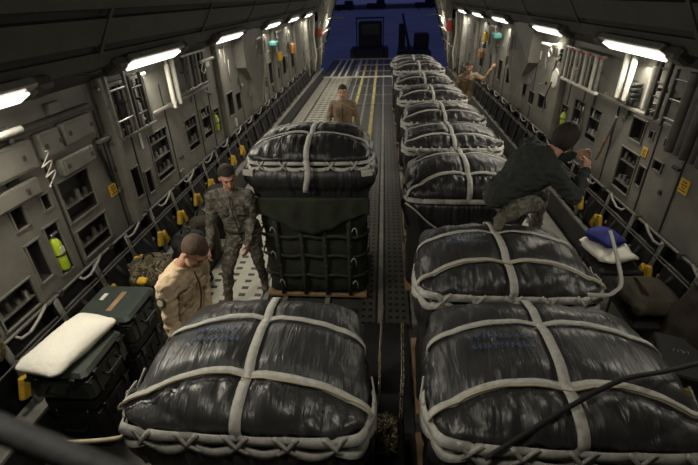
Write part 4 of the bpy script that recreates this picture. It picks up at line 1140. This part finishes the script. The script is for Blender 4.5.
# B: camouflage man standing, facing the camera, looking down to his left
person('man in camouflage uniform standing beside the tall green cargo stack', dict(
    pel=(-1.54, 4.38, .96), chest=(-1.58, 4.33, 1.26), neck=(-1.59, 4.30, 1.50), head=(-1.57, 4.25, 1.66), face=(.42, -.80, -.32), up=(0, -.15, 1), body=(.2, -1, 0),
    sl=(-1.41, 4.32, 1.42), sr=(-1.78, 4.26, 1.43), el=(-1.40, 4.30, 1.14), er=(-1.84, 4.24, 1.13), wl=(-1.42, 4.12, .94), wr=(-1.84, 4.08, .90), palml=(-1, 0, 0), palmr=(1, .3, 0),
    hl=(-1.45, 4.40, .93), hr=(-1.63, 4.36, .93), kl=(-1.46, 4.48, .52), kr=(-1.74, 4.20, .52), al=(-1.48, 4.66, .09), ar=(-1.80, 4.20, .09), tl=(-1.44, 4.50, .04), tr=(-1.80, 4.02, .04)),
    'camo', 'camo', 'hair', seed=5, detail=.008, xf=(1.03, (-1.62, 4.25, 0), (-.06, -.16, 0)))
# C: man in brown jacket behind the stack
person('man in a brown flight suit standing in the open aisle behind the green stack', dict(
    pel=(-.82, 9.5, .96), chest=(-.82, 9.47, 1.26), neck=(-.82, 9.45, 1.50), head=(-.81, 9.42, 1.66), face=(.05, -1, -.12), up=(0, 0, 1), body=(0, -1, 0),
    sl=(-.63, 9.46, 1.42), sr=(-1.01, 9.46, 1.42), el=(-.54, 9.50, 1.14), er=(-1.10, 9.50, 1.14), wl=(-.52, 9.40, .90), wr=(-1.12, 9.40, .90), palml=(-1, 0, 0), palmr=(1, 0, 0),
    hl=(-.73, 9.5, .93), hr=(-.91, 9.5, .93), kl=(-.70, 9.48, .5), kr=(-.93, 9.48, .5), al=(-.70, 9.52, .09), ar=(-.94, 9.52, .09), tl=(-.68, 9.36, .04), tr=(-.96, 9.36, .04)),
    'brown', 'brown', 'hair', onepiece=True, seed=8, detail=.010, xf=(1.03, (-.82, 9.5, 0), (.02, -.9, 0)))
# D: man with a raised arm on the right
person('man in a brown flight suit raising his left arm to the right wall', dict(
    pel=(2.16, 11.3, .96), chest=(2.18, 11.26, 1.26), neck=(2.20, 11.22, 1.50), head=(2.20, 11.17, 1.66), face=(-.15, -.9, -.30), up=(0, 0, 1), body=(0, -1, 0),
    sl=(2.40, 11.22, 1.43), sr=(2.00, 11.22, 1.40), el=(2.60, 11.12, 1.33), er=(1.88, 11.20, 1.13), wl=(2.74, 11.08, 1.60), wr=(1.98, 11.00, .98), palml=(0, 1, 0), palmr=(1, 0, 0),
    hl=(2.26, 11.3, .93), hr=(2.07, 11.3, .93), kl=(2.28, 11.24, .5), kr=(2.06, 11.30, .5), al=(2.30, 11.3, .09), ar=(2.04, 11.36, .09), tl=(2.30, 11.14, .04), tr=(2.00, 11.22, .04)),
    'brown', 'brown', 'hair', onepiece=True, seed=11, detail=.010, xf=(1.0, (2.2, 11.3, 0), (.0, .65, 0)))
# E: person in dark fleece crouched on the second right bundle, reaching to the wall
person('person in dark green fleece and camouflage trousers bending over toward the right wall', dict(
    pel=(1.07, 3.64, 1.76), chest=(1.27, 3.62, 1.96), neck=(1.43, 3.60, 2.14), head=(1.53, 3.64, 2.24), face=(.55, .80, -.35), up=(.45, .2, .85), body=(.45, .2, -.7), nobelt=True,
    sl=(1.34, 3.84, 2.12), sr=(1.44, 3.42, 2.00), el=(1.56, 4.00, 1.94), er=(1.62, 3.40, 1.80), wl=(1.80, 4.0, 1.98), wr=(1.74, 3.60, 1.98), palml=(0, -1, 0), palmr=(0, 1, 0),
    hl=(1.14, 3.78, 1.72), hr=(1.10, 3.54, 1.70), kl=(1.52, 3.84, 1.66), kr=(1.34, 3.46, 1.72), al=(1.56, 3.92, 1.24), ar=(1.03, 3.38, 1.60), tl=(1.64, 3.80, 1.14), tr=(.99, 3.26, 1.59)),
    'fleece', 'camo', 'hair', seed=14, detail=.008, bulk=1.15, low=True)

# ================================================================== OUTSIDE
def loader(x, y):
    t = thing('cargo_loader', 'dark boxy cargo loader parked behind the ramp', 'vehicle', (x, y, -1.6))
    MB().box((0, 0, 1.15), (2.0, 3.5, .9), None, .1).build('chassis', 'outdark', t, False)
    MB().box((0, 1.0, 2.4), (1.7, 1.4, 1.7), None, .1).build('cab', 'outdark', t, False)
    MB().box((0, .28, 2.75), (1.3, .03, .7), None, .01).build('windscreen', 'blackgloss', t, False)
    for s in (-1, 1):
        MB().box((s*.95, 0, 2.5), (.08, .1, 2.0)).build('mast', 'outdark', t, False)
        MB().box((s*1.15, -.6, 1.3), (.35, 2.0, .7), None, .05).build('side_platform', 'outdark', t, False)
        for q in (-1, 1):
            MB().cyl((s*.9, q*1.2, .42), (s*1.2, q*1.2, .42), .42, None, 20).build('wheel', 'blackgloss', t)
    MB().box((0, 0, 3.5), (2.0, .1, .1)).build('cross_bar', 'outdark', t, False)
    MB().cyl((-1.1, -1.8, .9), (-1.1, -1.86, .9), .08, None, 12).build('lamp', emit('vehicle_lamp', (1, .75, .35), 2.0), t)
    return t
loader(-1.0, 33.5)
t = thing('tow_tractor', 'low dark vehicle with a slanted mast beside the loader', 'vehicle', (2.3, 36, -1.6))
MB().box((0, 0, .85), (2.4, 3.6, .7), None, .1).build('chassis', 'outdark', t, False)
MB().box((.6, .5, 1.7), (1.1, 1.2, 1.1), None, .1).build('cab', 'outdark', t, False)
MB().cyl((-.3, -.5, 1.0), (-.9, .6, 3.6), .12, .08, 10).build('mast', 'outdark', t)
MB().box((-.9, .8, 2.0), (.5, .6, 1.8), None, .05).build('engine_box', 'outdark', t, False)
for s in (-1, 1):
    for q in (-1, 1): MB().cyl((s*1.0, q*1.2, .42), (s*1.25, q*1.2, .42), .42, None, 20).build('wheel', 'blackgloss', t)
MB().cyl((.9, -1.8, .8), (.9, -1.86, .8), .07, None, 12).build('lamp', emit('small_lamp', (1, .7, .3), 2.0), t)
for k, (x, lab) in enumerate(((-2.2, 'left ramp extension plate bridging to the loader'), (-.6, 'middle ramp extension plate bridging to the loader'), (.4, 'right ramp extension plate bridging toward the tractor'))):
    t = thing('ramp_extension', lab if k != 0 else 'left ramp extension plate beside the ramp edge', 'ramp plate', (x+.3, 27.9, -.15), 'ramp extension plates')
    MB().box((0, 0, 0), (.5, 1.8, .06), Matrix.Rotation(R(-6), 3, 'X'), .01).build('plate', 'outdark', t, False)
    MB().box((0, 0, .04), (.10, 1.8, .02), Matrix.Rotation(R(-6), 3, 'X')).build('stripe', 'yellowline', t, False)
for k, (x, y) in enumerate(((-14, 168), (-3, 176), (14, 170), (26, 178))):
    t = thing('parked_vehicle', 'distant dark parked vehicle on the apron, %s' % ['leftmost', 'left of the middle', 'right of the middle', 'rightmost'][k], 'vehicle', (x, y, -1.5), 'distant parked vehicles')
    MB().box((0, 0, 1.2), (7, 3, 1.6), None, .3).build('body', 'outdark', t, False)
    MB().box((1.6, 0, 2.5), (3, 2.4, 1.2), None, .3).build('cab', 'outdark', t, False)
    for s in (-2, 2): MB().cyl((s, -1.6, .45), (s, 1.6, .45), .45, None, 14).build('wheel', 'blackgloss', t)
